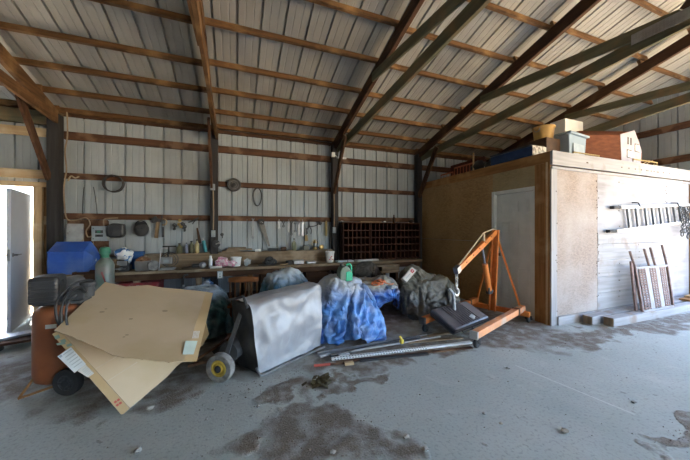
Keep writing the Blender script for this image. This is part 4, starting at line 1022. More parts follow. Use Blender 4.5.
mb = MB(); mb.prism([at_(a, -.055, -.05), at_(a, .06, -.03), V((b.x + .02, WY - .02, b.z)), V((b.x - .015, WY - .02, b.z - .01))], (0, -.004, 0)); part('blade', mb, mat('saw_steel', (.20, .19, .17), (.12, .11, .10), rough=.45, metal=.5, scale=14), t)
mb = MB(); mb.prism([at_(a, -.07, .03, -.012), at_(a, .02, .05, -.012), at_(a, .07, .01, -.012), at_(a, .06, -.07, -.012), at_(a, .0, -.08, -.012), at_(a, -.06, -.05, -.012)], (0, -.022, 0)); part('handle', mb, 'black', t, bevel=.006)
for dx, dz in ((.0, -.02), (.03, -.03)):
    mb = MB(); mb.lathe([(.008, 0), (.008, .003), (0, .003)], at_(a, dx, dz, -.0345), (0, -1, 0), 8); part('rivet', mb, 'galv', t)
# outlets with conduit on two posts, floodlight
for px, y0, y1, yy, lb, m in ((213.3, 188, 237, 6.12, 'outlet with conduit on the middle post above the bench', 'beige'), (334, 190, 233, 6.12, 'outlet with pinkish conduit on the floodlight post', 'beige')):
    a = at_y(px, y0, yy); b = at_y(px, y1, yy)
    t = thing('outlet', lb, 'outlet', (b.x, yy, b.z))
    mb = MB(); mb.tube([(0, 0, .14), (.006, 0, .5), (-.004, 0, a.z - b.z)], .012, 8); part('conduit', mb, m, t, local=True)
    mb = MB(); mb.bx(-.037, .037, -.035, .008, 0, .13); part('box', mb, 'greywhite', t, local=True, bevel=.005)
    for z in (.04, .09):
        mb = MB(); mb.bx(-.02, .02, -.038, -.0352, z - .014, z + .014); part('socket', mb, 'panelgrey', t, local=True)
p = at_y(212.5, 187, 6.1); mb = MB(); mb.bx(p.x - .045, p.x + .045, 6.08, 6.128, p.z - .06, p.z + .06); solo('junction_box', mb, 'greywhite', 'small grey junction box on the middle post at mid height', 'junction box', bevel=.006)
p = at_y(341, 158, 6.02)
t = thing('floodlight', 'small white floodlight fixed near the top of a dark post', 'lamp', (p.x, 6.07, p.z))
mb = MB(); mb.box((0, -.06, .0), (.20, .15, .035), (.25, 0, 0)); part('head', mb, 'white', t, local=True, bevel=.008)
mb = MB(); mb.box((0, -.065, -.021), (.17, .12, .006), (.25, 0, 0)); part('lens', mb, 'lens', t, local=True)
mb = MB(); mb.tube([(-.09, -.02, .0), (-.10, .03, .07), (-.13, .06, .075)], .010, 8); mb.box((-.16, .03, .08), (.08, .06, .1)); part('bracket', mb, 'white', t, local=True, bevel=.004)
# ------------------------------------------------------------------ on the storage room's roof
RZ = SH
# blue-grey tote with lid
a, b = at_y(566, 151, 3.12), at_y(588, 151, 3.12)
cx = (a.x + b.x) / 2; w = (b.x - a.x) / 2
t = thing('storage_tote', 'blue-grey plastic storage tote with lid near the storage room roof corner', 'tote', (cx, 3.32, RZ), .12)
mb = MB(); mb.prism([(-w * .88, -.19, 0), (w * .88, -.19, 0), (w, -.20, .40), (-w, -.20, .40)], (0, .38, 0)); part('bin', mb, 'bluegrey', t, local=True, bevel=.012)
mb = MB(); mb.bx(-w * 1.1, w * 1.1, -.24, .22, .401, .44); mb.bx(-w * .9, w * .9, -.2, .18, .44, .46); part('lid', mb, 'bluegrey', t, local=True, bevel=.01)
mb = MB(); mb.bx(-w * .62, w * .62, -.215, -.203, .05, .26); part('label_panel', mb, mat('pale_tote_panel', (.33, .40, .47), rough=.5), t, local=True, bevel=.004)
mb = MB(); mb.bx(-.05, .05, -.05, .05, .46, .49); part('latch', mb, 'dgrey', t, local=True)
a, b = at_y(568, 135, 3.75), at_y(586, 135, 3.75)
t = thing('white_box', 'white box standing behind the blue-grey tote on the storage room roof', 'box', ((a.x + b.x) / 2, 3.9, RZ))
w = (b.x - a.x) / 2
mb = MB(); mb.bx(-w, w, -.1, .2, 0, at_y(570, 116, 3.7).z - RZ); part('body', mb, 'white', t, local=True, bevel=.01)
mb = MB(); mb.bx(-w - .005, w + .005, -.105, .2, .5, .51); part('lid_edge', mb, 'greywhite', t, local=True)
# navy case lying along the edge, with patterned end, and the tan tub on it
t = thing('long_case', 'long navy case with a pale patterned end on the storage room roof edge', 'case', (4.54, 4.0, RZ))
mb = MB(); mb.bx(-.15, .16, -.82, -.02, 0, .15); part('body', mb, 'navy', t, local=True, bevel=.015)
mb = MB(); mb.bx(-.15, .16, -.83, -.8205, .0, .15); part('end_panel', mb, mat('pale_printed_end', (.62, .58, .52), (.25, .22, .20), scale=16, lo=.5, hi=.58), t, local=True, label='pale end with brown print')
mb = MB(); mb.bx(-.165, .18, -.80, -.02, .1505, .175); part('lid', mb, 'dgrey', t, local=True, bevel=.004)
p = at_y(546, 137, 3.55)
t = thing('tan_tub', 'tan plastic tub with a rim standing left of the blue-grey tote', 'tub', (5.0, 3.42, RZ + .346))
mb = MB(); mb.lathe([(0, 0), (.135, 0), (.160, .24), (.152, .24), (.13, .012), (0, .012)], seg=28); part('tub', mb, 'tan', t, local=True, smooth=True)
mb = MB(); mb.lathe([(.161, .215), (.172, .215), (.172, .243), (.161, .243)], seg=28, ring=True); part('rim', mb, 'tan', t, local=True, smooth=True)
mb = MB()
for sx in (-1, 1): mb.tube(arc((sx * .168, 0, .2), .05, PI, 2 * PI, 10, V((0, 1, 0)), V((0, 0, 1))), .006, 6)
part('handle', mb, 'steel', t, local=True)
mb = MB(); mb.bx(4.78, 5.12, 3.22, 3.75, RZ, RZ + .345); solo('wooden_carton', mb, 'brown', 'brown carton under the tan tub beside the navy case', 'box', bevel=.006)
# long wrapped boards behind the case
for k, (x, y0, y1, lb) in enumerate(((4.98, 3.9, 5.9, 'long grey board lying behind the navy case on the roof'), (5.14, 3.9, 5.6, 'second long grey board behind the navy case on the roof'))):
    mb = MB(); mb.bx(x - .06, x + .06, y0, y1, RZ, RZ + .14 + .05 * k); solo('long_board', mb, 'greyy', lb, 'board', bevel=.005)
# thin wire frames along the front edge
def wire_frame(px0, px1, y, hh, lb):
    a, b = at_y(px0, 150, y), at_y(px1, 150, y)
    mb = MB(); q = [V((a.x, y, RZ + .01)), V((a.x, y, RZ + hh)), V((b.x, y, RZ + hh)), V((b.x, y, RZ + .01)), V((b.x, y + .2, RZ + .01)), V((b.x, y + .2, RZ + hh)), V((a.x, y + .2, RZ + hh)), V((a.x, y + .2, RZ + .01))]
    mb.tube(q, .012, 6, closed=True)
    solo('wire_stand', mb, 'brush', lb, 'wire stand', smooth=True)
wire_frame(573, 599, 2.97, .055, 'thin bent wire frame at the roof edge before the blue-grey tote')
wire_frame(633, 657, 2.97, .09, 'thin bent wire frame at the roof edge before the toy house')
# toy house on its side
a = at_y(592, 152, 3.25)
t = thing('toy_house', 'brown wooden toy house with a pale gable end and square windows', 'toy house', (7.22, 3.45, RZ))
rt = Matrix.Rotation(math.radians(-22), 3, 'Z')
def hp(u, x, z): return rt @ V((u, x, z))
# gable outline on the plane facing right/front; the body runs back to the left
G = [(-.46, .02), (-.52, .60), (.12, .76), (.48, .42), (.40, .06)]
fx_ = at_y(625, 140, 3.2)
def gpt(w, z, k=0): 
    base = V((.02, -.22, 0)); ax = V((.90, .10, 0)); return base + ax * w + V((0, 0, z)) + V((-.85, .30, 0)).normalized() * k
mb = MB(); mb.prism([gpt(w, z, .012) for w, z in G], V((-.85, .30, 0)).normalized() * 1.1); part('body', mb, 'housebrown', t, local=True, bevel=.006)
mb = MB(); mb.prism([gpt(w * 1.03, z * 1.02, -.006) for w, z in G], V((-.85, .30, 0)).normalized() * .017); part('gable_end', mb, 'lilac', t, local=True, label='pale lilac gable end')
def win(w0, w1, z0, z1, m):
    mb = MB(); mb.prism([gpt(w0, z0, -.016), gpt(w1, z0 + .03 * (w1 - w0), -.016), gpt(w1, z1, -.016), gpt(w0, z1, -.016)], V((-.85, .30, 0)).normalized() * .0095); return part('window', mb, m, t, local=True)
for w0, w1, z0, z1 in ((-.27, -.05, .20, .36), (.12, .34, .36, .52)):
    f_ = win(w0, w1, z0, z1, 'dgrey'); mb = MB(); mb.prism([gpt(w0 + .02, z0 + .02, -.024), gpt(w1 - .02, z0 + .02, -.024), gpt(w1 - .02, z1 - .02, -.024), gpt(w0 + .02, z1 - .02, -.024)], V((-.85, .30, 0)).normalized() * .007); part('pane', mb, 'white', f_, local=True)
for w0, w1 in ((-.24, -.19), (-.10, -.05)): win(w0, w1, .46, .60, 'dgrey')
mb = MB(); mb.prism([gpt(.51, .38, 0), gpt(.54, .38, 0), gpt(.47, .06, 0), gpt(.44, .06, 0)], V((-.85, .30, 0)).normalized() * .5); part('roof_board', mb, 'housebrown', t, local=True)
# twigs and brown card by the house
mb = MB(); r5 = random.Random(4); c = V((7.75, 3.15, RZ + .01))
for k in range(9):
    a = V((r5.uniform(-.35, .25), r5.uniform(-.1, .2), .0)); b = V((r5.uniform(-.2, .5), r5.uniform(-.1, .15), r5.uniform(.05, .26)))
    mb.tube(spline([c + a, c + lerp(a, b, .5) + V((0, 0, .03)), c + b], 4), .008, 5)
solo('twig_bundle', mb, 'newx', 'bundle of pale bent twigs beside the toy house', 'twigs')
mb = MB(); mb.prism([(7.2, 3.3, RZ + .02), (7.7, 3.2, RZ + .02), (7.78, 3.22, RZ + .12), (7.3, 3.34, RZ + .16)], (0, .02, .006)); solo('card_scrap', mb, 'card', 'brown cardboard scrap lying behind the twigs', 'cardboard')
# red bed rails standing at the far edge
def rail(p0, p1, hh, lb):
    t = thing('bed_rail', lb, 'bed rail', (p0.x, p0.y, RZ))
    d = p1 - p0; L_ = d.length; d.normalize()
    mb = MB(); mb.tube([p0 + V((0, 0, hh)), p1 + V((0, 0, hh))], .016, 8); part('top_bar', mb, 'redrail', t)
    mb = MB(); mb.tube([p0 + V((0, 0, .03)), p1 + V((0, 0, .03))], .012, 8); part('bottom_bar', mb, 'redrail', t)
    n = int(L_ / .085)
    for k in range(n + 1):
        q = p0 + d * (k * L_ / n); mb = MB(); mb.tube([q + V((0, 0, 0)), q + V((0, 0, hh - .01))], .008, 6); part('spindle', mb, 'redrail', t)
    return t
def et(px, y_guess_x, dz=0):
    p = at_x(px, 165, y_guess_x); return V((y_guess_x, p.y, RZ))
rail(et(454.5, 4.6), et(473, 4.6), .20, 'red metal bed rail at the far storage room roof edge')
t2 = rail(et(441, 4.62), et(453, 4.62), .13, 'lower red bed rail nearest the back wall on storage room roof')
mb = MB(); p = et(473.5, 4.57); mb.tube([p, p + V((0, 0, .40))], .016, 8); solo('rail_post', mb, 'newz', 'pale short post standing at the end of the red rail', 'post')
p = et(466, 4.9); mb = MB(); mb.bx(4.85, 4.9, p.y - .55, p.y + .45, RZ, RZ + .36); solo('red_headboard', mb, mat('dark_red_board', (.10, .03, .018), (.06, .02, .012)), 'dark red headboard standing behind the bed rail', 'headboard', bevel=.006)
r6 = random.Random(6)
for k, (px, m, s_, lb) in enumerate(((480, 'darkcloth', .15, 'dark cloth heap right of the red rail'), (487, 'offwhite', .09, 'pale bundle between the dark heaps on the roof edge'), (494, 'darkcloth', .16, 'dark cloth heap left of the long navy case'), (503, 'tarpdark', .14, 'black sheet heap just behind the navy case'))):
    p = et(px, 4.72); mb = MB(); mb.blob((4.72 + .03 * k, p.y, RZ + s_ * .72), s_, 3, .5, k + 3, (1, 1.2, .9)); solo('cloth_heap', mb, m, lb, 'cloth', smooth='all')

# ------------------------------------------------------------------ against the storage room's bright side
FY = SY - .02
def fw(px, py, y=2.86): return at_y(px, py, y)
t = thing('aluminium_ladder', 'aluminium ladder hung sideways on the whitewashed wall', 'ladder', (fw(648, 225).x, 2.86, fw(648, 225).z))
tl, tr_ = fw(619, 207.5), fw(688, 205); bl, br = fw(615, 231), fw(688, 221.5)
for a, b in ((tl, tr_), (bl, br)):
    mb = MB(); mb.beam(a, b, .07, .028, (0, 0, 1)); mb.beam(a + V((0, -.03, 0)), b + V((0, -.03, 0)), .012, .05, (0, 0, 1)); part('side_rail', mb, 'alu', t, bevel=.002)
for px in (627.5, 636, 645, 652, 659.5, 667, 673.5, 679, 684.5):
    u0 = (px - 619) / 69.0
    xx = fw(px, 210).x; xb = xx + (fw(px + 3.5, 230).x - xx) * .75
    ta = lerp(tl, tr_, (xx - tl.x) / (tr_.x - tl.x)); bb = lerp(bl, br, (xb - bl.x) / (br.x - bl.x))
    mb = MB(); mb.beam(ta, bb, .055, .03, (0, 1, 0)); part('rung', mb, 'rungalu', t)
for a, s_ in ((tl, 1), (bl, 1)):
    mb = MB(); mb.beam(a + V((-.20, 0, -.005)), a + V((-.005, 0, 0)), .06, .05); part('rubber_foot', mb, 'black', t, bevel=.008)
for px in (633, 672):
    a = fw(px, 206, 2.9); mb = MB(); mb.tube([V((a.x, SY, a.z + .06)), V((a.x, 2.83, a.z + .05)), V((a.x, 2.80, a.z - .02))], .01, 6); part('hook', mb, 'black', t)
# chains and keys hung at the far right
r7 = random.Random(21)
for k, px in enumerate((678, 681, 684, 687)):
    p = fw(px, 208 + k % 2 * 3, 2.855); L_ = (.5, .38, .55, .42)[k]
    t = thing('chain_bunch', ['dark chain bunch nearest the ladder rungs', 'short dark chain bunch second past the ladder rungs', 'long dark chain bunch third past the ladder rungs', 'dark chain bunch beside the end post'][k], 'chain', (p.x, 2.855, p.z - L_))
    mb = MB(); n = int(L_ / .045)
    for i in range(n):
        c = V((p.x + r7.uniform(-.03, .03), 2.80 - (i % 2) * .01, p.z - i * .045)); ax = V((1, 0, 0)) if i % 2 else V((.4, .9, 0))
        mb.tube([q for q in arc(c, .026, 0, 2 * PI, 10, ax * .7, V((0, 0, 1)))][:-1], .008, 5, closed=True)
    part('links', mb, 'dgrey', t)
    mb = MB(); mb.tube(arc((p.x, 2.80, p.z - L_), .045, 0, 2 * PI, 14)[:-1], .009, 5, closed=True); part('ring', mb, 'dgrey', t)
    mb = MB(); mb.tube([V((p.x, SY, p.z + .04)), V((p.x, 2.79, p.z + .02))], .008, 5); part('nail', mb, 'dgrey', t)
# folding steel frame leaning on the wall
t = thing('steel_grate_frame', 'rusty steel frame with slotted strips leaning on the whitewashed wall', 'metal frame', (6.85, 2.66, .13))
A, B, Cc, D_ = at_y(635, 268, 2.76), at_y(667, 266, 2.76), at_y(673, 300, 2.58), at_y(642.5, 305.5, 2.58)
A.z = B.z = .80; Cc.z = .135; D_.z = .135
m_r = mat('rust_brown_steel', (.26, .175, .155), (.17, .11, .095), rough=.8, scale=16)
mb = MB(); mb.beam(A, B, .03, .035); mb.beam(D_, Cc, .03, .035); part('cross_bar', mb, 'whitex', t)
for a, b, n_ in ((A, D_, 'l'), (B, Cc, 'r')):
    mb = MB(); mb.beam(a, b, .032, .032, (1, 0, 0)); part('side_bar', mb, m_r, t)
for k, (u0, u1, m) in enumerate(((.10, .28, m_r), (.30, .42, 'whitez'), (.44, .60, m_r), (.62, .74, 'whitez'), (.76, .90, m_r))):
    mb = MB()
    if k % 2: 
        mb.prism([lerp(A, B, u0), lerp(A, B, u1), lerp(D_, Cc, u1), lerp(D_, Cc, u0)], (0, .008, .002)); part('plain_strip', mb, m, t)
    else:
        for uu in (u0, (u0 + u1) / 2, u1): mb.beam(lerp(A, B, uu), lerp(D_, Cc, uu), .012, .016, (1, 0, 0))
        for i in range(1, 17):
            v = i / 17; p0 = lerp(lerp(A, B, u0), lerp(D_, Cc, u0), v); p1 = lerp(lerp(A, B, u1), lerp(D_, Cc, u1), v); mb.beam(p0, p1, .012, .02)
        part('slotted_strip', mb, m, t)
for u, hh in ((0, .28), (.43, .31), (.62, .33), (1.0, .37)):
    p = lerp(A, B, u); mb = MB(); mb.tube([p + V((.0, .0, -.0)), p + V((-.02, .06, hh))], .018, 8); part('upright', mb, m_r, t)
for dx in (-.03, -.06):
    mb = MB(); mb.beam(A + V((dx, .03, .05 - dx)), D_ + V((dx * .9, .06, 0)), .025, .025, (1, 0, 0)); part('folded_leg', mb, m_r, t)
# the two timbers
for k, (p0, p1, lb) in enumerate(((V((5.02, 2.765, 0)), V((8.3, 2.80, 0)), 'whitewashed square timber lying close along the storage room wall'), (V((5.22, 2.60, 0)), V((8.5, 2.60, 0)), 'front whitewashed square timber lying before the other one'))):
    mb = MB(); mb.beam(p0 + V((0, 0, .066)), p1 + V((0, 0, .066)), .135, .125)
    t = thing('timber', lb, 'timber', (p0.x, p0.y, 0), 0, 'timbers by the storage room')
    part('beam', mb, 'whitex', t, bevel=.006)
    mb = MB(); mb.bx(p0.x - .004, p0.x - .0005, p0.y - .06, p0.y + .06, .008, .125); part('cut_end', mb, 'benchz', t, label='weathered brown cut end')
for k, (z, x0, x1, m, lb) in enumerate(((.145, 7.75, 8.5, 'shedx', 'yellow-brown board end lying on the timbers at far right'), (.185, 7.95, 8.5, 'newx', 'pale board end on top of the brown one at far right'))):
    mb = MB(); mb.bx(x0, x1, 2.60, 2.78, z - .015, z + .018); solo('board_end', mb, m, lb, 'board', bevel=.003)

# ------------------------------------------------------------------ engine hoist
t = thing('engine_hoist', 'orange engine hoist with a boom, chain hook and wheeled legs', 'engine hoist', (4.08, 3.63, 0))
base = V((4.06, 3.60, 0)); fwd = V((-.93, -.37, 0)).normalized(); side = V((-.37, .93, 0)).normalized()
def hz(u, v, z): return base + fwd * u + side * v + V((0, 0, z))
mb = MB(); mb.beam(hz(0, -.52, .13), hz(0, .40, .13), .075, .075); part('cross_bar', mb, 'orange', t, bevel=.006)
for v0, v1, L_, lb in ((-.40, -.36, 1.62, 'right'), (.33, .36, 1.60, 'left')):
    mb = MB(); mb.beam(hz(-.07, v0, .20), hz(L_, v1, .175), .085, .085); lg = part('leg', mb, 'hoistleg' if lb == 'right' else 'orange', t, bevel=.006)
    mb = MB(); mb.bx(-.001, .001, -.001, .001, 0, .001); mb = MB(); mb.beam(hz(L_ - .005, v1, .175), hz(L_ + .03, v1, .175), .092, .092); part('end_cap', mb, 'galv' if lb == 'right' else 'dgrey', lg)
    mb = MB(); c = hz(L_ - .06, v1, .05); mb.lathe([(.0, -.022), (.05, -.022), (.058, -.012), (.058, .012), (.05, .022), (0, .022)], c + V((0, 0, .01)), side, 20); part('caster_wheel', mb, 'black', lg, smooth=True)
    mb = MB(); mb.beam(c + side * .026, c + side * .026 + V((.0, 0, .085)), .006, .05, side); mb.beam(c - side * .026, c - side * .026 + V((0, 0, .085)), .006, .05, side); part('caster_fork', mb, 'steel', lg)
    mb = MB(); mb.beam(hz(.20, lerp(v0, v1, .12), .198), hz(.24, lerp(v0, v1, .14), .198), .10, .10); part('clamp_band', mb, 'girtx', lg)
for v in (-.50, .38):
    mb = MB(); c = hz(-.0, v, .052); mb.lathe([(.0, -.018), (.046, -.018), (.052, -.01), (.052, .01), (.046, .018), (0, .018)], c, side, 20); part('caster_wheel', mb, 'black', t, smooth=True)
    mb = MB(); mb.beam(c + side * .026, c + side * .026 + V((0, 0, .06)), .006, .05, side); mb.beam(c - side * .026, c - side * .026 + V((0, 0, .06)), .006, .05, side); part('caster_fork', mb, 'dgrey', t)
mast0, mast1 = hz(.10, 0, .10), hz(.0, -.02, 1.44)
mb = MB()
mb.beam(mast0 + side * .045, mast1 + side * .045, .05, .018, side); mb.beam(mast0 - side * .045, mast1 - side * .045, .05, .018, side)
mb.beam(mast0 - fwd * .03, mast1 - fwd * .03, .09, .012, fwd); part('mast', mb, 'orange', t, bevel=.003)
tipb = V((2.83, 3.11, .90))
mb = MB(); mb.beam(mast1 - V((0, 0, .03)), tipb, .058, .078); boom = part('boom', mb, 'orange', t, bevel=.004)
bd = (tipb - mast1).normalized()
mb = MB(); mb.beam(tipb - bd * .05, tipb + bd * .05, .066, .086); part('boom_tip', mb, 'steel', boom)
mb = MB()
pk = lerp(mast1, tipb, .36) + V((0, 0, .15))
mb.tube([mast1 + V((0, 0, .03)), pk, tipb + V((0, 0, .04)) - bd * .05], .010, 6); mb.beam(lerp(mast1, tipb, .36) + V((0, 0, .02)), pk, .03, .03); part('stiffener_rod', mb, 'rope', boom)
for k in range(5):
    c = lerp(mast1, tipb, .2 + k * .16) - side * .030
    mb = MB(); mb.lathe([(.010, 0), (.010, .006), (0, .007)], c, -side, 8); part('pin', mb, 'black', boom)
rb, rt_ = hz(.22, 0, .46), lerp(mast1, tipb, .40) - V((0, 0, .05))
mb = MB(); m_ = lerp(rb, rt_, .62); mb.tube([rb, m_], .042, 16); part('ram_cylinder', mb, 'orange', t, smooth=True)
mb = MB(); mb.tube([m_, rt_], .018, 12); part('ram_rod', mb, 'chrome', t, smooth=True)
mb = MB(); mb.box(rb + V((0, 0, -.02)), (.07, .07, .08)); mb.tube([rb + V((-.06, -.05, -.02)), rb + V((-.1, -.09, .06))], .016); mb.beam(rb, hz(.1, 0, .42), .05, .05); part('pump', mb, 'dgrey', t, bevel=.01)
mb = MB(); mb.beam(hz(-.03, -.04, 1.30), hz(-.12, -.36, .16), .02, .03); part('back_brace', mb, 'orange', t)
mb = MB(); mb.beam(hz(-.03, .04, 1.30), hz(-.12, .34, .16), .02, .03); part('back_brace', mb, 'orange', t)
mb = MB()
for i in range(4):
    c = tipb + bd * .02 + V((0, 0, -.07 - i * .043)); ax = V((1, 0, 0)) if i % 2 else V((0, 1, 0))
    mb.tube(arc(c, .026, 0, 2 * PI, 14, ax * .65, V((0, 0, 1)))[:-1], .007, 6, closed=True)
part('chain', mb, 'galv', t, smooth=True)
c = tipb + bd * .02 + V((0, 0, -.30)); 
mb = MB(); mb.tube([c + V((0, 0, .10)), c + V((0, 0, .06))] + arc(c, .045, PI * .5, -PI * .95, 14, V((.9, .2, 0)), V((0, 0, 1))), [.012] * 2 + [.014] * 12 + [.011, .009, .006], 8); part('hook', mb, 'galv', t, smooth=True)

# ------------------------------------------------------------------ the dark ribbed lid, bars on the floor
A, B, Cc, D_ = at_z(431, 309, .34), at_z(466, 300, .40), at_z(490, 317, .20), at_z(456, 330, .15)
nn = (B - A).cross(D_ - A).normalized()
if nn.z < 0: nn = -nn
t = thing('ribbed_case', 'black ribbed hard case lying tilted on bars by the hoist', 'case', (lerp(A, Cc, .5).x, lerp(A, Cc, .5).y, 0))
mb = MB()
def q(u, v, w=0): return lerp(lerp(A, B, u), lerp(D_, Cc, u), v) + nn * w
mb.prism([q(0, 0), q(1, 0), q(1, 1), q(0, 1)], -nn * .12); part('shell', mb, 'casetop', t, bevel=.025)
mb = MB(); mb.prism([q(-.012, -.012, -.055), q(1.012, -.012, -.055), q(1.012, 1.012, -.055), q(-.012, 1.012, -.055)], -nn * .014); part('seam', mb, 'dgrey', t, bevel=.004)
for k in range(9):
    u = .24 + .063 * k; mb = MB(); mb.prism([q(u, .06, -.004), q(u + .03, .06, -.004), q(u + .03, .93, -.004), q(u, .93, -.004)], nn * .012); part('rib', mb, 'casetop', t, bevel=.004)
mb = MB(); mb.prism([q(.56, .72, .009), q(.68, .66, .009), q(.70, .80, .009), q(.60, .88, .009)], nn * .002); part('torn_label', mb, 'panelgrey', t)
mb = MB(); mb.tube([q(.22, 1.0, -.08), q(.22, 1.05, -.08), q(.5, 1.05, -.08), q(.5, 1.0, -.08)], .009); part('handle', mb, 'dgrey', t)
g = at_z(449, 297, .3)
mb = MB(); p = at_d(449, 289, 4.1); p2 = at_d(454, 303, 4.05); mb.tube(spline([p, lerp(p, p2, .5) + V((.03, 0, .02)), p2, V((p2.x + .03, p2.y, .02))], 5), .022, 10); solo('grey_hose', mb, 'panelgrey', 'short grey hose end standing behind the ribbed case', 'hose', smooth='all')
def bar(nm, p0, p1, w, h, m, lb, z=.0, cat='metal bar', prof='box'):
    a = at_z(*p0); b = at_z(*p1); mb = MB()
    d = (b - a).normalized(); s_ = d.cross(V((0, 0, 1)))
    if prof == 'box': mb.beam(a + V((0, 0, z + h / 2)), b + V((0, 0, z + h / 2)), w, h)
    elif prof == 'angle':
        mb.beam(a + V((0, 0, z + .003)), b + V((0, 0, z + .003)), w, .006); mb.beam(a + s_ * (-w / 2 + .003) + V((0, 0, z + .006 + h / 2)), b + s_ * (-w / 2 + .003) + V((0, 0, z + .006 + h / 2)), .006, h)
    else: mb.tube([a + V((0, 0, z + w / 2)), b + V((0, 0, z + w / 2))], w / 2, 10)
    return a, b, mb
a, b, mb = bar('', (331.5, 360), (471, 343), .05, .022, 'white', '')
t = thing('strut_channel', 'white perforated channel bar, longest on the floor, by the hoist leg', 'metal bar', (lerp(a, b, .5).x, lerp(a, b, .5).y, 0), 0, 'bars on the floor')
part('channel', mb, 'white', t, bevel=.002)
d_ = (b - a).normalized()
mb = MB(); s_ = d_.cross(V((0, 0, 1)))
for k in range(34):
    c = a + d_ * (.03 + k * .034) + V((0, 0, .0222)); mb.beam(c, c + d_ * .016, .016, .001)
for k in range(34):
    c = a + d_ * (.03 + k * .034) + s_ * .0252 + V((0, 0, .011)); mb.beam(c, c + d_ * .016, .001, .010)
part('slots', mb, 'dgrey', t)
for nm, p0, p1, w, h, m, pr, lb in (
        ('angle_iron', (318, 356), (428, 337), .05, .03, 'steel', 'angle', 'grey angle iron furthest left on the floor behind the white channel'),
        ('steel_tube', (330, 357), (432, 334.5), .035, .035, 'dgrey', 'tube', 'dark grey tube lying furthest back among the floor bars'),
        ('steel_tube', (345, 353.5), (440, 337.5), .03, .03, 'steel', 'tube', 'bright grey tube just behind the white channel'),
        ('flat_bar', (336, 362.5), (472, 348), .04, .012, 'girtx', 'box', 'rusty brown flat bar in front of the white channel'),
        ('wood_stake', (360, 361.5), (428, 354.5), .035, .02, 'greyx', 'box', 'dark stake in front of the rusty flat bar')):
    a, b, mb = bar(nm, p0, p1, w, h, m, lb, prof=pr)
    solo(nm, mb, m, lb, 'metal bar' if nm != 'wood_stake' else 'stake', 'bars on the floor')
a, b = at_z(314, 367), at_z(352, 363.5)
t = thing('red_tipped_rod', 'rod with a red painted tip lying frontmost on the floor', 'rod', (a.x, a.y, 0), 0, 'bars on the floor')
mb = MB(); mb.tube([a + V((0, 0, .014)), lerp(a, b, .42) + V((0, 0, .014))], .014, 10); part('red_tip', mb, 'redink', t, smooth=True)
mb = MB(); mb.tube([lerp(a, b, .42) + V((0, 0, .012)), b + V((0, 0, .012))], .012, 10); part('shaft', mb, 'girtx', t, smooth=True)
a = at_z(349, 364.5); mb = MB(); mb.box(a + V((0, 0, .014)), (.10, .05, .026), (0, 0, -.1)); solo('wood_chip', mb, 'newx', 'small pale wood block at the end of the red-tipped rod', 'wood block', bevel=.003)
for px, py, lb in ((325, 356, 'pale flat strip at the left end of the floor bars'), (344, 355.5, 'second pale flat strip beside the grey angle iron')):
    a = at_z(px, py); mb = MB(); mb.box(a + V((0, 0, .012)), (.13, .045, .02), (0, 0, .2)); solo('metal_strip', mb, 'alu', lb, 'strip', bevel=.002)
p = at_z(402.5, 347)
t = thing('bar_clamp', 'small yellow clamp sitting on the floor bars', 'clamp', (p.x, p.y + .02, .03))
mb = MB(); mb.box((0, 0, .03), (.045, .04, .05), (0, 0, .3)); part('body', mb, mat('bright_yellow', (.65, .50, .07), (.5, .38, .05), rough=.5), t, local=True, bevel=.008)
mb = MB(); mb.tube([(0, 0, .055), (-.02, .01, .095)], .015, 10); part('knob', mb, mat('bright_yellow_knob', (.65, .50, .07), rough=.5), t, local=True, smooth=True)
for k, (p0, p1, lb) in enumerate((((418, 337), (470, 331), 'dark flat strip under the ribbed case, rear one'), ((408, 343), (462, 338), 'dark flat strip under the ribbed case, front one'))):
    a, b, mb = bar('', p0, p1, .06, .015, '', '', z=0); solo('flat_strip', mb, 'bencht' if False else 'benchx', lb, 'strip', bevel=.002)
# ------------------------------------------------------------------ draped heaps
def heap(cx, cy, rx, ry, h, seed, rot=0, n=2.6, fold=.10, kf=7, crink=.03, peak=(0, 0), flare=.08, NT=64, NR=30, lump=.12, z0=0, jit=.014):
    """a tarp thrown over things: domed top, hanging folds, creases, skirt spread on the floor"""
    jr = random.Random(seed)
    sd = V((seed * 7.13, seed * 3.7, seed * 1.9)); cr, sr = math.cos(rot), math.sin(rot)
    def f(u, v):
        th = 2 * PI * u; ct, st = math.cos(th), math.sin(th)
        a = v * PI / 2
        rr = max(math.sin(a), 0) ** (2 / n); zz = max(math.cos(a), 0) ** (2 / n)
        fl = noise.noise(V((ct * 1.3, st * 1.3, 0)) + sd) * .5
        R_ = 1 + fl * .35
        fo = (1 - abs(noise.noise(V((ct * kf * .5, st * kf * .5, v * 1.2)) + sd * 1.3)) * 2) * fold * (v ** 1.5)
        R_ += fo
        if v > .86: R_ += (v - .86) / .14 * flare * (1 + 1.5 * noise.noise(V((ct * 3, st * 3, 5)) + sd))
        x = rx * rr * R_ * ct + peak[0] * (1 - v); y = ry * rr * R_ * st + peak[1] * (1 - v)
        z = h * zz * (1 + lump * 2 * noise.noise(V((x * 2.2, y * 2.2, 1)) + sd))
        p = V((x * 2.6, y * 2.6, z * 2.6)) + sd
        k = abs(noise.noise(p)) + .55 * abs(noise.noise(p * 2.3)) + .3 * abs(noise.noise(p * 5.1))
        k = (.55 - k) * crink * 2
        s_ = min(1, v * 2.2)
        x += ct * k * s_; y += st * k * s_; z += k * (.35 + .65 * (1 - v)) * min(1, (1 - v) * 8)
        if 0 < v < 1 and u > 0: x += jr.uniform(-jit, jit); y += jr.uniform(-jit, jit); z += jr.uniform(-jit, jit)
        z = max(z, .004) if v < 1 else .004
        return V((cx + x * cr - y * sr, cy + x * sr + y * cr, z0 + z))
    mb = MB(); mb.grid(f, NT, NR, wrap=True); bmesh.ops.remove_doubles(mb.bm, verts=mb.bm.verts, dist=1e-4); bmesh.ops.triangulate(mb.bm, faces=mb.bm.faces)
    return mb
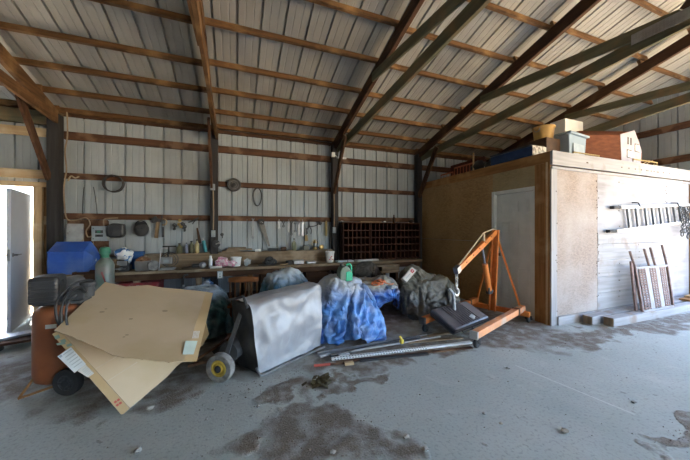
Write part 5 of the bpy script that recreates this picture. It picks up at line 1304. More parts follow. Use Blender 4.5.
# big blue one
from mathutils.bvhtree import BVHTree
DRAPED = []
def tarp(key, m, lb, nm='blue_tarp', cat='tarp'):
    o = solo(nm, DR[key], m, lb, cat, smooth='all', sub=1)
    md = o.modifiers.new('thickness', 'SOLIDIFY'); md.thickness = .004; md.offset = 1
    DRAPED.append(BVHTree.FromPolygons([v.co + o.location for v in o.data.vertices], [tuple(p.vertices) for p in o.data.polygons]))
    return o
def on_tarp(px, py):
    v = ray(px, py); best = None
    for t_ in DRAPED:
        h = t_.ray_cast(V((0, 0, CAM_H)), v.normalized())
        if h[0] is not None and (best is None or h[3] < best[1]): best = (h[0], h[3])
    return best[0] if best else at_d(px, py, 4.2)
def tarp_top(x, y):
    zz = [h[0].z for h in (t_.ray_cast(V((x, y, 3)), V((0, 0, -1))) for t_ in DRAPED) if h[0] is not None]
    return max(zz) if zz else 0
tarp('blue', 'tarpblue', 'large blue tarp with grey dust bundled over something, green jug on top')
tarp('blue2', 'tarpblue2', 'blue tarp with a brown dusty top, an orange cord lying on it')
tarp('olive', 'tarpolive', 'olive grey tarp heaped by the engine hoist', 'olive_tarp')
tarp('black', 'tarpdark', 'crumpled black sheet heaped behind the white carton', 'black_sheet', 'sheet')
tarp('teal', 'tarpteal', 'teal and pale blue tarp behind the cardboard', 'teal_tarp')
tarp('far', 'tarpfar', 'pale blue and green tarp bundle behind the grey sweeper bag', 'teal_tarp')
tarp('dark', 'tarpdark', 'dark sheet heap propping up the cardboard from below', 'dark_tarp')
solo('tarp_scrap', heap(1.04, 3.56, .06, .06, .18, 8, fold=.2, crink=.02, NT=30, NR=14, jit=.006), 'tarpblue2', 'small blue tarp bundle on the floor beside the grey sweeper bag', 'tarp', smooth='all', sub=1)
# green jug
p = on_tarp(347, 283); p = p + V((0, .06, 0)); p.z = tarp_top(p.x, p.y) + .004
t = thing('plastic_jug', 'green plastic jug with a handle standing on the big blue tarp', 'jug', (p.x, p.y, p.z - .005), .0)
mb = MB(); mb.prism([(-.095, -.05, 0), (.085, -.05, 0), (.085, -.05, .12), (.03, -.05, .20), (-.02, -.05, .215), (-.07, -.05, .19), (-.095, -.05, .13)], (0, .15, 0)); part('body', mb, 'jug', t, local=True, bevel=.018)
mb = MB(); mb.prism([(-.01, -.058, .01), (.083, -.058, .01), (.083, -.058, .115), (.035, -.058, .14), (-.01, -.058, .13)], (0, .012, 0)); part('front_label', mb, 'jugfront', t, local=True, bevel=.006, label='bright green front')
mb = MB(); mb.tube(spline([(.078, -.01, .11), (.082, -.01, .19), (.05, -.01, .235), (.01, -.01, .215)], 6), .014, 8); part('handle', mb, 'jugfront', t, local=True, smooth=True)
mb = MB(); mb.lathe([(.022, 0), (.024, .04), (0, .042)], (-.045, .02, .205), (-.2, 0, 1), 14); part('cap', mb, 'dgrey', t, local=True, smooth=True)
# orange cord
p = on_tarp(378, 285); p.z = tarp_top(p.x, p.y) + .01
mb = MB(); r8 = random.Random(31)
for k in range(7):
    c = V((p.x + r8.uniform(-.06, .06), p.y + r8.uniform(-.04, .05), p.z + .012 + .008 * k)); mb.tube(arc(c, r8.uniform(.05, .10), 0, 2 * PI, 18, V((1, .1, 0)), V((0, .8, .12)))[:-1], .009, 6, closed=True)
mb.tube(spline([(p.x + .12, p.y, p.z + .02), (p.x + .22, p.y - .04, p.z - .005), (p.x + .30, p.y + .02, p.z - .01)], 5), .009, 6)
solo('orange_cord', mb, 'orangecord', 'coil of orange cord lying on the dusty blue tarp', 'cord', smooth='all')
mb = MB(); c = on_tarp(391, 288); c.z = tarp_top(c.x, c.y) + .02
mb.blob(c + V((0, 0, .0)), .07, 3, .6, 44, (1.3, 1, .5)); solo('clear_wrapper', mb, 'greywhite', 'small clear crumpled wrapper beside the orange cord', 'wrapper', smooth='all')
# white carton with a red square
p0_ = on_tarp(403, 283); d0_ = (p0_.x * _s + p0_.y * _c) - .03
p = at_d(408.5, 275, d0_)
t = thing('white_carton', 'white carton with a red square mark tilted on the tarps', 'carton', (p.x, p.y, p.z - .13))
ax = (at_d(413.5, 268, d0_ + .03) - at_d(403, 280.5, d0_ - .03)).normalized()
nv = V((-.35, -.85, .25)); nv = (nv - ax * nv.dot(ax)).normalized(); sv = ax.cross(nv)
Rm = Matrix((sv, nv, ax)).transposed()
mb = MB(); mb.box(p, (.095, .14, .26), Rm); part('box', mb, 'offwhite', t, bevel=.004)
fp = lambda u, v, w=.0708: p + sv * u + ax * v + nv * w
mb = MB(); mb.prism([fp(-.026, .05), fp(.026, .05), fp(.026, .10), fp(-.026, .10)], nv * .002); rs = part('red_mark', mb, mat('red_square_print', (.55, .03, .05), rough=.6), t)
mb = MB(); mb.beam(fp(-.012, .062, .0738), fp(.012, .09, .0738), .006, .001, nv); mb.beam(fp(.012, .062, .0738), fp(-.012, .09, .0738), .006, .001, nv); part('white_cross', mb, 'white', rs)
mb = MB(); mb.beam(fp(.002, -.09, .0715), fp(.002, .02, .0715), .012, .001, nv); part('print_line', mb, 'greyink', t)

# ------------------------------------------------------------------ lawn sweeper with its grey bag
BL, BR, TR_, TL_ = V((.21, 2.93, .02)), V((.97, 3.37, .02)), V((1.0, 3.43, .76)), V((.14, 2.99, .70))
t = thing('lawn_sweeper', 'lawn sweeper with a silver grey hopper bag and yellow-hubbed wheel', 'lawn sweeper', (.5, 3.3, 0))
bk = V((-.35, .62, 0)).normalized()
def hop(u, v):
    # v 0..1 up the front face, 1..1.6 over the top and back down
    if v <= .62:
        k = v / .62; p = lerp(lerp(BL, BR, u), lerp(TL_, TR_, u), k)
        p += bk * (-.035 * math.sin(PI * k) * math.sin(PI * u) )
        p += bk * (.055 * noise.noise(V((u * 3.5, k * 3.0, 2.2))) + .022 * abs(noise.noise(V((u * 7, k * 6, 5))))) * (1 if 0 < u < 1 else .3)
        if k > .9: p += bk * ((k - .9) / .1) ** 2 * .03 - V((0, 0, ((k - .9) / .1) ** 2 * .012))
    else:
        k = (v - .62) / .38; q0 = lerp(TL_, TR_, u) + bk * .03 - V((0, 0, .012))
        p = q0 + bk * (.30 * k) + V((0, 0, .035 * math.sin(k * PI * .8) - .02 * k + .02 * noise.noise(V((u * 4, k * 3, 7)))))
    return p
mb = MB(); mb.grid(hop, 44, 48); part('bag', mb, 'vinyl', t, smooth='all')
# dark side cloth
def sidef(u, v):
    k = v; p0 = hop(0, k * .62) ; p1 = lerp(BL, TL_, k) + bk * .34 + V((-.02, 0, 0)) ; q_ = lerp(p0, p1, u); q_ += V((-.6, -.3, 0)) * .03 * math.sin(PI * u) * math.sin(PI * v) + V((-.04, 0, 0)) * noise.noise(V((u * 3, v * 4, 1))) * u * (1 - u) * 4; return q_
mb = MB(); mb.grid(sidef, 16, 24); part('side_cloth', mb, 'darkcloth', t, smooth='all')
def sidef2(u, v):
    p0 = hop(1, v * .62); p1 = lerp(BR, TR_, v) + bk * .34; return lerp(p0, p1, u)
mb = MB(); mb.grid(sidef2, 8, 12); part('side_cloth', mb, 'darkcloth', t, smooth='all')
mb = MB(); mb.grid(lambda u, v: lerp(lerp(BL, BR, u), lerp(TL_, TR_, u), v) + bk * .34 + V((0, 0, -.03 * v)), 6, 6); part('back_cloth', mb, 'darkcloth', t, smooth='all')
o1 = -bk * .035
mb = MB(); mb.tube(spline([BL + V((-.03, .03, .06)) + o1 * .4, BL + V((-.01, 0, .02)) + o1 * .7, BL + V((.03, .01, .0)) + o1, lerp(BL, BR, .3) + o1, lerp(BL, BR, .7) + o1, BR + o1 + V((.02, .0, 0))], 6), .012, 8)
part('frame_rod', mb, 'steel', t, smooth=True)
mb = MB(); mb.tube([TL_ + bk * .32 + V((0, 0, -.01)), lerp(TL_, BL, .9) + bk * .36], .012, 8); mb.tube([TL_ + V((-.035, -.0, -.03)), TL_ + V((-.07, .10, .06)), TL_ + bk * .32 + V((-.05, 0, 0))], .014, 8); part('frame_rod', mb, 'dgrey', t)
hub = at_d(220.5, 371.5, 2.72); hub.z = .135
wa = V((-.50, -.86, 0)).normalized()
def wheel_parts(t, hub, wa, R_, m_tire, m_hub, wd=.06, nm='wheel', hubk=.62):
    mb = MB(); mb.lathe([(R_ * .6, -wd / 2), (R_ * .93, -wd / 2), (R_, -wd * .32), (R_, wd * .32), (R_ * .93, wd / 2), (R_ * .6, wd / 2), (R_ * .55, wd * .2), (R_ * .55, -wd * .2)], hub, wa, 40, ring=True)
    w = part(nm, mb, m_tire, t, smooth=True)
    mb = MB(); mb.lathe([(0, -wd * .3), (R_ * hubk, -wd * .3), (R_ * hubk, wd * .40), (R_ * .50, wd * .52), (R_ * .45, wd * .38), (R_ * .30, wd * .38), (R_ * .27, wd * .55), (0, wd * .55)], hub, wa, 32)
    part('hub', mb, m_hub, w, smooth=True)
    mb = MB(); mb.lathe([(R_ * .24, wd * .56), (R_ * .24, wd * .66), (R_ * .1, wd * .75), (0, wd * .75)], hub, wa, 18); part('hub_cap', mb, 'black', w, smooth=True)
    return w
wheel_parts(t, hub, wa, .135, 'tire', 'yellow', .075)
wheel_parts(t, hub - wa * .75, wa, .135, 'tire', 'yellow', .075)
mb = MB(); fw_ = V((.86, -.5, 0)).normalized()
c = hub - wa * .40 + V((0, 0, .08)); Rz = Matrix.Rotation(math.atan2(wa.y, wa.x), 3, 'Z')
mb.lathe([(0, -.30), (.10, -.30), (.10, .27), (0, .27)], c, wa, 20); part('brush_housing', mb, 'dgrey', t, smooth=True)
mb = MB(); mb.beam(hub - wa * .06 + V((0, 0, .02)), TL_ + bk * .18 + V((0, 0, -.10)), .04, .02, wa); part('side_arm', mb, 'dgrey', t)
mb = MB(); mb.tube([hub + wa * .0 - wa * .08 + V((0, 0, .05)), at_d(205, 362, 2.95), at_d(188, 366, 2.9)], .016, 8); mb.tube([at_d(236, 330, 3.1), at_d(215, 348, 2.98), at_d(194, 361, 2.92)], .013, 8); part('tow_bar', mb, 'girtx', t)
mb = MB(); q_ = [at_d(212, 350, 3.0), at_d(232, 340, 3.05), at_d(235, 347, 2.98), at_d(218, 357, 2.92)]; mb.prism(q_, (0, 0, -.02)); part('cover_plate', mb, 'greyx', t)

# ------------------------------------------------------------------ spindle-backed chair
p = at_d(243, 300, 3.72)
t = thing('spindle_chair', 'brown wooden chair with spindle back standing behind the grey sweeper bag', 'chair', (p.x + .0, p.y, 0), -.2)
mb = MB()
def crest(u, v): 
    x = -.19 + .38 * u; return V((x, -.02 + .05 * (2 * u - 1) ** 2, .76 + v * (.055 + .025 * math.sin(PI * u)) ))
pts = []
for k in range(13):
    u = k / 12; pts.append(crest(u, 0))
for k in range(12, -1, -1): pts.append(crest(k / 12, 1))
mb.prism(pts, (0, .025, 0)); part('crest_rail', mb, 'chairx', t, local=True, bevel=.004)
for k in range(6):
    u = .06 + .176 * k; x = -.19 + .38 * u
    mb = MB(); yb = -.02 + .05 * (2 * u - 1) ** 2 + .012
    mb.tube([(x * .9, yb + .05, .44), (x * .95, yb + .03, .55), (x, yb, .60), (x, yb, .77)], [.010, .013, .010, .009], 10); part('spindle', mb, 'chairz', t, local=True, smooth=True)
mb = MB(); mb.prism([(-.20, .02, .42), (.20, .02, .42), (.22, .20, .42), (.20, .42, .42), (-.20, .42, .42), (-.22, .20, .42)], (0, 0, .035)); part('seat', mb, 'chairx', t, local=True, bevel=.01)
for x, y in ((-.16, .06), (.16, .06), (-.16, .37), (.16, .37)):
    mb = MB(); mb.tube([(x * 1.25, y + (.03 if y > .2 else -.03), 0), (x * 1.1, y, .2), (x, y, .42)], [.013, .02, .015], 10); part('leg', mb, 'chairz', t, local=True, smooth=True)
for y in (.05, .38):
    mb = MB(); mb.tube([(-.18, y, .18), (.18, y, .18)], .010, 8); part('stretcher', mb, 'chairx', t, local=True)

# ------------------------------------------------------------------ compressor at left
TC = V((-1.535, 3.40, 0)); TRr = .162
t = thing('air_compressor', 'upright air compressor with a rusty orange tank and black ribbed motor cover', 'air compressor', (TC.x, TC.y, 0))
mb = MB(); mb.lathe([(0, .06), (TRr * .6, .065), (TRr * .92, .10), (TRr, .15), (TRr, .66), (TRr * .94, .715), (TRr * .7, .75), (0, .765)], TC, seg=40); part('tank', mb, 'rust', t, smooth='all')
mb = MB(); pp = TC + V((-.02, -TRr * 1.0, .62)); mb.box(TC + V((.03, -TRr - .001, .60)), (.075, .004, .035)); part('tank_label', mb, 'offwhite', t)
cv = at_d(46, 289, 2.75)
Rc = Matrix.Rotation(.22, 3, 'Z')
C0 = V((-1.60, 3.40, .905))
mb = MB(); mb.box(C0, (.20, .30, .24), Rc); cov = part('motor_cover', mb, 'plastic', t, bevel=.03)
for k in range(6):
    mb = MB(); mb.box(C0 + V((0, 0, -.09 + k * .034)) + Rc @ V((0, -.153, 0)), (.17, .012, .014), Rc); part('vent_rib', mb, 'plastic', cov)
mb = MB(); mb.box(C0 + Rc @ V((.102, -.03, .06)), (.006, .03, .035), Rc); part('side_slot', mb, 'black', cov)
mb = MB(); mb.lathe([(0, 0), (.085, 0), (.09, .02), (.09, .22), (.06, .25), (0, .25)], C0 + Rc @ V((.03, .152, -.02)), Rc @ V((.5, .85, 0)), 24); part('motor', mb, 'steel', t, smooth=True)
mb = MB(); mb.bx(TC.x - .14, TC.x + .2, TC.y - .08, TC.y + .15, .765, .79); mb.box(TC + V((.14, .05, .83)), (.12, .14, .10)); mb.lathe([(.05, 0), (.05, .1), (.06, .11), (.06, .14), (0, .14)], TC + V((.2, .06, .80)), (0, 0, 1), 16); part('pump_head', mb, 'dgrey', t, bevel=.006)
wa2 = V((-.30, -.95, 0)).normalized()
for off, rr in ((.0, .115),):
    hub2 = V((-1.37, 3.20, .115)); w = wheel_parts(t, hub2, wa2, .115, 'black', 'plastic', .06)
    for k in range(5):
        a = 2 * PI * k / 5; u_ = V((wa2.y, -wa2.x, 0)) * math.cos(a) + V((0, 0, 1)) * math.sin(a)
        mb = MB(); mb.beam(hub2 + wa2 * .03 + u_ * .025, hub2 + wa2 * .03 + u_ * .062, .018, .012, wa2); part('spoke', mb, 'dgrey', w)
hub3 = V((-1.33, 3.62, .115)); wheel_parts(t, hub3, -wa2, .115, 'black', 'plastic', .06)
mb = MB(); mb.tube([hub2 - wa2 * .03, hub3], .014, 8); part('axle', mb, 'steel', t)
fo_ = V((-1.72, 3.25, .012))
mb = MB(); mb.beam(TC + V((-.12, -.09, .14)), fo_, .014, .032, (0, 1, 0)); mb.beam(fo_, V((-1.42, 3.25, .09)), .03, .014); part('stand_foot', mb, 'shedx', t, bevel=.002)
# black hoses
hp0 = TC + V((.02, -.10, .80))
def hose(pts, lb, r=.010, m='plastic'):
    mb = MB(); mb.tube(spline(pts, 8), r, 8); solo('air_hose', mb, m, lb, 'hose', smooth='all')
hose([at_d(66, 331, 2.44), at_d(58, 322, 2.44), at_d(56, 305, 2.44), at_d(64, 292, 2.48), at_d(76, 283, 2.6), at_d(90, 280, 2.75), at_d(95, 284, 2.8), at_d(90, 292, 2.78)], 'outer black hose looping down over the compressor tank')
hose([at_d(64, 333, 2.40), at_d(61, 318, 2.40), at_d(63, 303, 2.42), at_d(70, 292, 2.5), at_d(80, 287, 2.62), at_d(86, 292, 2.68)], 'middle black hose hanging beside the outer one', .012)
hose([at_d(68, 329, 2.38), at_d(66, 316, 2.38), at_d(68, 303, 2.42), at_d(76, 295, 2.52)], 'grey inner hose hanging nearest the cardboard', .009, 'dgrey')
mb = MB(); mb.blob(at_d(79, 292, 2.82), .05, 3, .5, 6, (1.3, .9, .55)); solo('plastic_wrap', mb, 'greywhite', 'crumpled clear plastic wrap among the black hoses', 'wrapper', smooth='all')
mb = MB(); mb.blob(at_d(84, 303, 2.80), .06, 3, .5, 7, (1.3, 1.0, .7)); solo('dark_rag', mb, 'darkcloth', 'dark rag between the hoses and the cardboard', 'rag', smooth='all')

# ------------------------------------------------------------------ cardboard
def plane_hit(px, py, p0, n):
    v = ray(px, py); o = V((0, 0, CAM_H)); k = (p0 - o).dot(n) / v.dot(n); return o + v * k
Lc, Tc, Rc_ = V((-1.36, 2.96, .60)), V((-.83, 2.69, .012)), V((-.45, 3.12, .16))
n1 = (Tc - Lc).cross(Rc_ - Lc).normalized()
if n1.z < 0: n1 = -n1
t = thing('cardboard_sheet', 'lower brown cardboard sheet whose folded edge with labels touches the floor', 'cardboard', (Tc.x, Tc.y, 0))
P1 = lambda px, py, w=0: plane_hit(px, py, Lc, n1) + n1 * w
poly = [P1(60, 330), P1(130, 408)] + [P1(*q_) for q_ in ((141, 399), (150, 391), (161, 382), (168, 376), (176, 367), (188, 357), (170, 344), (120, 330), (90, 322))]
mb = MB(); mb.prism(poly, -n1 * .005); part('sheet', mb, 'card', t)
for a_, b_ in (((86, 341), (125, 400)), ((100, 345), (140, 390)), ((112, 357), (98, 372))):
    pass
for (xa, ya), (xb, yb) in (((95.5, 368.5), (118, 355.5)), ((107, 381), (137, 362))):
    mb = MB(); mb.prism([P1(xa, ya, .0006), P1(xa + .7, ya + .5, .0006), P1(xb + .4, yb + .4, .0006), P1(xb, yb, .0006)], n1 * .001); part('crease', mb, mat('paler_crease', (.66, .53, .38), rough=.9), t)
fd = (-n1 * .28 + (P1(52, 333) - P1(60, 330)).normalized()).normalized()
f0, f1 = P1(59.8, 330.2), P1(129.6, 408.4)
# the folded flap: solve its outer edge on a plane hinged on the fold
hd = (f1 - f0).normalized(); nf = (n1 * .93 + hd.cross(n1) * .37).normalized()
if nf.dot(ray(90, 370)) > 0: nf = -nf
PF = lambda px, py, w=0: plane_hit(px, py, f0, nf) + nf * w
mb = MB(); mb.prism([f0, f1, PF(122, 415.5), PF(52, 334)], -nf * .005); flap = part('flap', mb, 'cardflap', t, label='darker folded flap')
def patch(pts, m, nm, par, w, P, n_):
    mb = MB(); mb.prism([P(x, y, w) for x, y in pts], n_ * .0012); return part(nm, mb, m, par)
lab = patch(((57.5, 356.5), (71, 347), (86, 364), (74.5, 373)), 'paper', 'shipping_label', flap, .0008, PF, nf)
patch(((77.5, 371), (85.5, 364.5), (94, 373.5), (88, 377.5)), 'offwhite', 'barcode_label', flap, .0008, PF, nf)
mb = MB()
for k in range(6):
    x0, y0 = 62 + k * 2.1, 354.8 + k * 2.5; mb.prism([PF(x0 + 1, y0, .0022), PF(x0 + 9.5, y0 - 6.0, .0022), PF(x0 + 9.9, y0 - 5.4, .0022), PF(x0 + 1.4, y0 + .6, .0022)], nf * .0006)
mb.prism([PF(58.8, 356.2, .0022), PF(61.3, 354.4, .0022), PF(62.8, 356.3, .0022), PF(60.4, 358.0, .0022)], nf * .0006)
part('label_print', mb, 'greyink', flap)
mb = MB()
for k in range(6):
    x0, y0 = 82 + k * 1.35, 370.5 + k * 1.15; mb.prism([PF(x0, y0, .0022), PF(x0 + 5, y0 - 4.4, .0022), PF(x0 + 5.35, y0 - 4.1, .0022), PF(x0 + .35, y0 + .3, .0022)], nf * .0006)
part('barcode_print', mb, 'greyink', flap)
mb = MB()
for a_ in ((54, 336.5, 5, 6), (60, 340.5, 5, 5.5), (56, 343.5, 8.5, 4), (66, 345, 5, 4)):
    x, y, w_, h_ = a_; mb.prism([PF(x, y, .0008), PF(x + w_, y - 3.2 + 1.2, .0008), PF(x + w_ + 1.5, y + h_ * .5 - 1.5, .0008), PF(x + 1.5, y + h_ * .5, .0008)], nf * .0006)
part('teal_print', mb, 'tealink', flap)
mb = MB()
for a_ in ((113.5, 402), (116.5, 400), (115.5, 405.2), (118.5, 403.2)):
    x, y = a_; mb.prism([PF(x, y, .0008), PF(x + 2.4, y - 1.8, .0008), PF(x + 3.8, y - .2, .0008), PF(x + 1.4, y + 1.6, .0008)], nf * .0006)
part('red_print', mb, 'redink', flap)
# upper sheet
L2, Ap, T2 = Lc + V((.02, .0, .035)), V((-1.37, 3.93, .86)), V((-.28, 3.74, .70))
n2 = (Ap - L2).cross(T2 - L2).normalized()
if n2.z < 0: n2 = -n2
P2 = lambda px, py, w=0: plane_hit(px, py, L2, n2) + n2 * w
t = thing('cardboard_sheet', 'upper brown cardboard sheet with a torn wavy lower edge lying over another', 'cardboard', (-.8, 3.3, 0))
torn = [(196, 361), (184, 361.5), (170, 362), (156, 361.2), (146, 359.5), (137, 358.5), (128, 357.4), (118, 356.5), (110, 354), (103, 350), (95, 346.5), (86, 342.5), (78, 339.5), (70, 335.5), (62, 333), (54, 330.5)]
top = [(105, 282), (126, 286.5), (148, 285), (162, 287.5), (185, 289.5), (205, 291.5)]
rt2 = random.Random(8)
tp = []
for (x0, y0), (x1, y1) in zip(torn, torn[1:]):
    for k in range(3): tp.append((lerp(x0, x1, k / 3), lerp(y0, y1, k / 3) + rt2.uniform(-.5, .5)))
tp.append(torn[-1])
mb = MB(); mb.prism([P2(*q_) for q_ in top] + [P2(206, 292), P2(184, 361)] + [P2(*q_) for q_ in tp[4:]], -n2 * .006); part('sheet', mb, 'card', t)
f0, f1 = P2(205.3, 291.6), P2(183.6, 361.2); hd = (f1 - f0).normalized(); nf2 = (n2 * .96 + hd.cross(n2) * .28).normalized()
nf2b = (n2 * .96 - hd.cross(n2) * .28).normalized()
nf2 = nf2 if nf2.x > nf2b.x else nf2b
PG = lambda px, py, w=0: plane_hit(px, py, f0, nf2) + nf2 * w
mb = MB(); mb.prism([f0, PG(213, 293), PG(197, 360.5), f1], -nf2 * .006); fl2 = part('flap', mb, 'cardflap', t, label='folded flap on the right with white label')
patch(((185.5, 341), (197.5, 341), (193.5, 354.5), (182.5, 354.5)), mat('greenish_label', (.55, .66, .60), rough=.8), 'shipping_label', fl2, .0008, PG, nf2)
mb = MB()
for k in range(5): mb.prism([PG(192.2 + k * 1.3, 338.5, .0008), PG(192.9 + k * 1.3, 338.5, .0008), PG(194.5 + k * 1.3, 331, .0008), PG(193.8 + k * 1.3, 331, .0008)], nf2 * .0006)
part('barcode', mb, 'offwhite', fl2)
st_m = mat('grey_stain', (.30, .24, .155), (.36, .27, .17), rough=.9, scale=30)
for x, y, k in ((102, 312, 1.2), (106, 309, .7), (131, 319, 1), (127, 335, .8), (124, 337, .6), (165, 311, 1.5)):
    mb = MB(); mb.lathe([(.011 * k, 0), (.009 * k, .0008), (0, .001)], P2(x, y, .001), n2, 11, sx=1.5); part('stain_mark', mb, st_m, t)
# smaller flap of card seen behind
mb = MB(); q_ = [at_d(205, 318, 3.2), at_d(209, 334, 3.12), at_d(203, 345, 3.05), at_d(196, 350, 3.02), at_d(196, 330, 3.1)]; mb.prism(q_, (-.004, .006, 0)); solo('cardboard_flap', mb, 'cardflap', 'small loose olive-brown cardboard flap right of the upper sheet', 'cardboard')

# ------------------------------------------------------------------ left side
a, b = at_y(50, 272, 5.62), at_y(93, 272, 5.62)
x0, x1 = a.x - .03, at_y(84, 272, 5.62).x
t = thing('blue_bin', 'blue plastic bin with a gabled lid at the left end of the bench', 'bin', ((x0 + x1) / 2, 5.85, BT))
w = (x1 - x0) / 2
prof = [(-.23, 0), (.21, 0), (.25, .20), (.20, .38), (.0, .50), (-.225, .36), (-.25, .20)]
mb = MB(); mb.prism([(-w, y, z) for y, z in prof], (2 * w, 0, 0)); part('body', mb, 'blue', t, local=True, bevel=.006)
mb = MB(); A_ = [V((w + .001, y, z)) for y, z in prof]; B_ = [V((w + .075, y * .55, .20 + (z - .20) * .42)) for y, z in prof]
va = [mb.bm.verts.new(q_) for q_ in A_]; vb = [mb.bm.verts.new(q_) for q_ in B_]
mb.bm.faces.new(va); mb.bm.faces.new(list(reversed(vb)))
for i_ in range(len(va)): mb.bm.faces.new((va[i_], vb[i_], vb[(i_ + 1) % len(va)], va[(i_ + 1) % len(va)]))
part('end_panel', mb, 'blue', t, local=True, bevel=.008)
mb = MB(); mb.bx(-w * .97, w * .97, -.262, -.235, .335, .36); part('ridge', mb, 'blue', t, local=True, bevel=.008)
mb = MB(); mb.prism([(w + .076, -.05, .18), (w + .076, -.02, .17), (w + .076, 0, .21), (w + .076, -.03, .22)], (.002, 0, 0)); part('sticker', mb, 'offwhite', t, local=True)
gx = at_d(105, 283, 4.15)
t = thing('gas_cylinder', 'green gas cylinder with a domed cap standing behind the cardboard', 'gas cylinder', (gx.x, gx.y, 0))
zt = at_d(105, 261, 4.15).z
mb = MB(); mb.lathe([(0, 0), (.105, 0), (.11, .02), (.11, zt - .06), (.095, zt - .01), (.06, zt + .03), (.05, zt + .05), (0, zt + .05)], seg=32); part('tank', mb, 'gasgreen', t, local=True, smooth=True)
mb = MB(); mb.lathe([(.045, zt + .0505), (.05, zt + .06), (.05, zt + .10), (.064, zt + .11), (.064, zt + .17), (.05, zt + .20), (.0, zt + .21)], seg=24); part('valve_cap', mb, 'capgreen', t, local=True, smooth=True)
mb = MB(); mb.prism([(.035, -.106, zt - .30), (.05, -.106, zt - .30), (.01, -.112, zt - .14), (-.01, -.113, zt - .15)], (0, -.003, 0)); part('red_stripe', mb, 'redtool', t, local=True)
p = at_d(89, 276, 4.5)
t = thing('wooden_box', 'small dark open wooden box beside the green cylinder', 'box', (p.x, p.y, p.z - .07))
mb = MB(); mb.bx(-.16, .16, -.12, -.105, 0, .15); mb.bx(-.16, .16, .105, .12, 0, .15); mb.bx(-.16, -.145, -.105, .105, 0, .15); mb.bx(.145, .16, -.105, .105, 0, .15); mb.bx(-.145, .145, -.105, .105, 0, .012); part('case', mb, 'darkx', t, local=True)
mb = MB(); mb.bx(-.15, -.02, -.124, -.1205, .02, .11); part('front_label', mb, 'benchx', t, local=True)
bz = p.z - .072
t = thing('wooden_trestle', 'dark wooden trestle under the small open box', 'trestle', (p.x, p.y, 0))
mb = MB(); mb.bx(-.26, .26, -.13, .15, bz - .04, bz); part('top', mb, 'darkx', t, local=True)
for x in (-.22, .22):
    for y in (-.09, .11):
        mb = MB(); mb.bx(x - .025, x + .025, y - .025, y + .025, 0, bz - .0405); part('leg', mb, 'darkz', t, local=True)
# low dolly by the door
p = at_z(24, 344)
t = thing('low_dolly', 'low dark dolly with a pale board on it near the open doorway', 'dolly', (p.x, p.y, 0), .3)
mb = MB(); mb.bx(-.22, .22, -.2, .2, .07, .10); part('deck', mb, 'darkx', t, local=True)
for x in (-.17, .17):
    for y in (-.15, .15):
        mb = MB(); mb.lathe([(0, -.015), (.035, -.015), (.035, .015), (0, .015)], (x, y, .0355), (0, 1, 0), 14); part('caster', mb, 'black', t, local=True, smooth=True)
mb = MB(); mb.box(V((p.x - .02, p.y + .03, .125)), (.62, .16, .03), (0, -.05, .5)); solo('pale_board', mb, 'leafpaint', 'pale board lying across the low dolly by the doorway', 'board', bevel=.003)

# ------------------------------------------------------------------ litter on the floor
p = at_z(322, 384)
t0 = None
mb = MB(); rl = random.Random(5)
for k in range(26):
    c = p + V((rl.gauss(0, .07), rl.gauss(0, .04), 0)); a = rl.uniform(0, 6.3); s_ = rl.uniform(.02, .05); u_ = V((math.cos(a), math.sin(a), rl.uniform(-.2, .5))); v_ = V((-math.sin(a), math.cos(a), rl.uniform(0, .6)))
    c.z = rl.uniform(.005, .05); pts = [c - u_ * s_, c + v_ * s_ * .6 + V((0, 0, .008)), c + u_ * s_ + V((0, 0, .012)), c - v_ * s_ * .6 + V((0, 0, .004))]
    for q_ in pts: q_.z = max(q_.z, .003)
    mb.prism(pts, (0, 0, .002))
mb.blob(p + V((0, 0, .012)), .07, 2, .6, 2, (1.3, .8, .35))
solo('leaf_clump', mb, 'leaf', 'clump of dead leaves and muck on the bare floor', 'debris')
for k, (px, py, s_, lb) in enumerate(((406, 438, .02, 'bluish grey pebble on the floor, left of a pair at bottom centre'), (425, 450, .019, 'pale brown pebble on the floor, right of a pair at bottom centre'), (565, 432, .022, 'dark gritty lump alone on the floor at lower right'),
        (333, 453, .016, 'pale yellowish pebble on the dirt patch at the bottom'), (484, 414, .012, 'small pale pebble in the middle of the open floor'), (501, 424, .012, 'small white pebble right of the middle of the open floor'),
        (138, 452, .02, 'whitish chip on the floor at bottom left'), (258, 377 + 30, .012, 'tiny pale chip on the floor below the sweeper bag'), (508, 369, .016, 'pale pebble on the floor at the left end of the scratch'), (634, 403, .016, 'pale pebble on the floor right of the scratch'), (150, 409, .02, 'flat pale chip on the floor right of the cardboard tip'))):
    p = at_z(px, py); mb = MB(); mb.blob(p + V((0, 0, s_ * .55)), s_, 2, .5, k, (1.2, 1, .65)); solo('pebble', mb, 'stone', lb, 'pebble', 'pebbles on the floor', smooth=True)
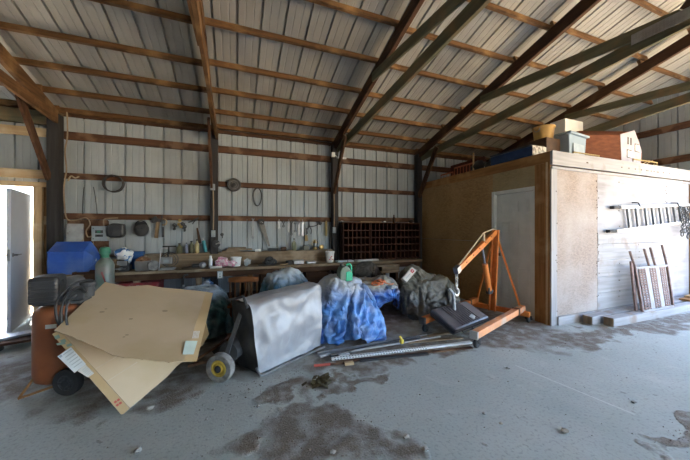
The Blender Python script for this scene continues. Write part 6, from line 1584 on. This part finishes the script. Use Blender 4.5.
# crumbs of dirt nobody could count
mb = MB(); rc = random.Random(77)
spots = [(.5, 1.95, .45, .28, 260), (1.8, 2.98, 1.2, .16, 420), (3.5, 3.1, .9, .45, 420), (5.6, 2.42, 1.9, .13, 330), (3.0, 1.0, .35, .13, 120), (.4, 2.75, .6, .2, 160), (2.2, 1.8, 1.3, .7, 70), (-.4, 2.2, .9, .5, 40)]
for cx, cy, sx_, sy_, n_ in spots:
    for k in range(n_):
        x, y = rc.gauss(cx, sx_ * .6), rc.gauss(cy, sy_ * .6); s_ = rc.uniform(.002, .007) * (1.8 if rc.random() < .05 else 1)
        if x > 4.35 and y > 2.5: continue
        vs = [mb.bm.verts.new((x + s_ * math.cos(a) * rc.uniform(.6, 1.3), y + s_ * math.sin(a) * rc.uniform(.6, 1.3), .0005)) for a in (0, 2.1, 4.2)]
        tp_ = mb.bm.verts.new((x, y, s_ * rc.uniform(.6, 1.1)))
        for i in range(3): mb.bm.faces.new((vs[i], vs[(i + 1) % 3], tp_))
o = solo('dirt_crumbs', mb, 'dirt', 'loose crumbs of brown dirt scattered over the concrete floor', 'dirt'); o['kind'] = 'stuff'
SKY, SUN, EXPO = .45, 11.0, 3.05
# ------------------------------------------------------------------ camera, daylight
cam = bpy.data.cameras.new('camera'); co = bpy.data.objects.new('camera', cam); C.objects.link(co)
co.location = (0, 0, CAM_H); co.rotation_euler = (PI / 2, 0, -YAW)
cam.sensor_width = 36; cam.lens = FPX / 690 * 36; cam.clip_start = .02
bpy.context.scene.camera = co

w = bpy.data.worlds.new('sky'); bpy.context.scene.world = w; w.use_nodes = True
nt = w.node_tree; bg = nt.nodes['Background']
sky = nt.nodes.new('ShaderNodeTexSky'); sky.sky_type = 'NISHITA'; sky.sun_disc = False
sky.sun_elevation = math.radians(68); sky.sun_rotation = math.radians(-10); sky.air_density = 1; sky.dust_density = 3.0; sky.ozone_density = 1
nt.links.new(sky.outputs['Color'], bg.inputs['Color']); bg.inputs['Strength'].default_value = SKY
sun = bpy.data.lights.new('sun', 'SUN'); sun.energy = SUN; sun.angle = math.radians(.6); sun.color = (1.0, .93, .82)
so = bpy.data.objects.new('sun', sun); C.objects.link(so)
d = V((-.12, .26, .96)).normalized()       # towards the sun: high behind the building
so.rotation_euler = d.to_track_quat('Z', 'Y').to_euler(); so.location = (0, 20, 20)

vs = bpy.context.scene.view_settings
bpy.context.scene.display_settings.display_device = 'sRGB'
vs.view_transform = 'Standard'; vs.look = 'None'; vs.gamma = 1.0; vs.use_curve_mapping = False
vs.exposure = EXPO
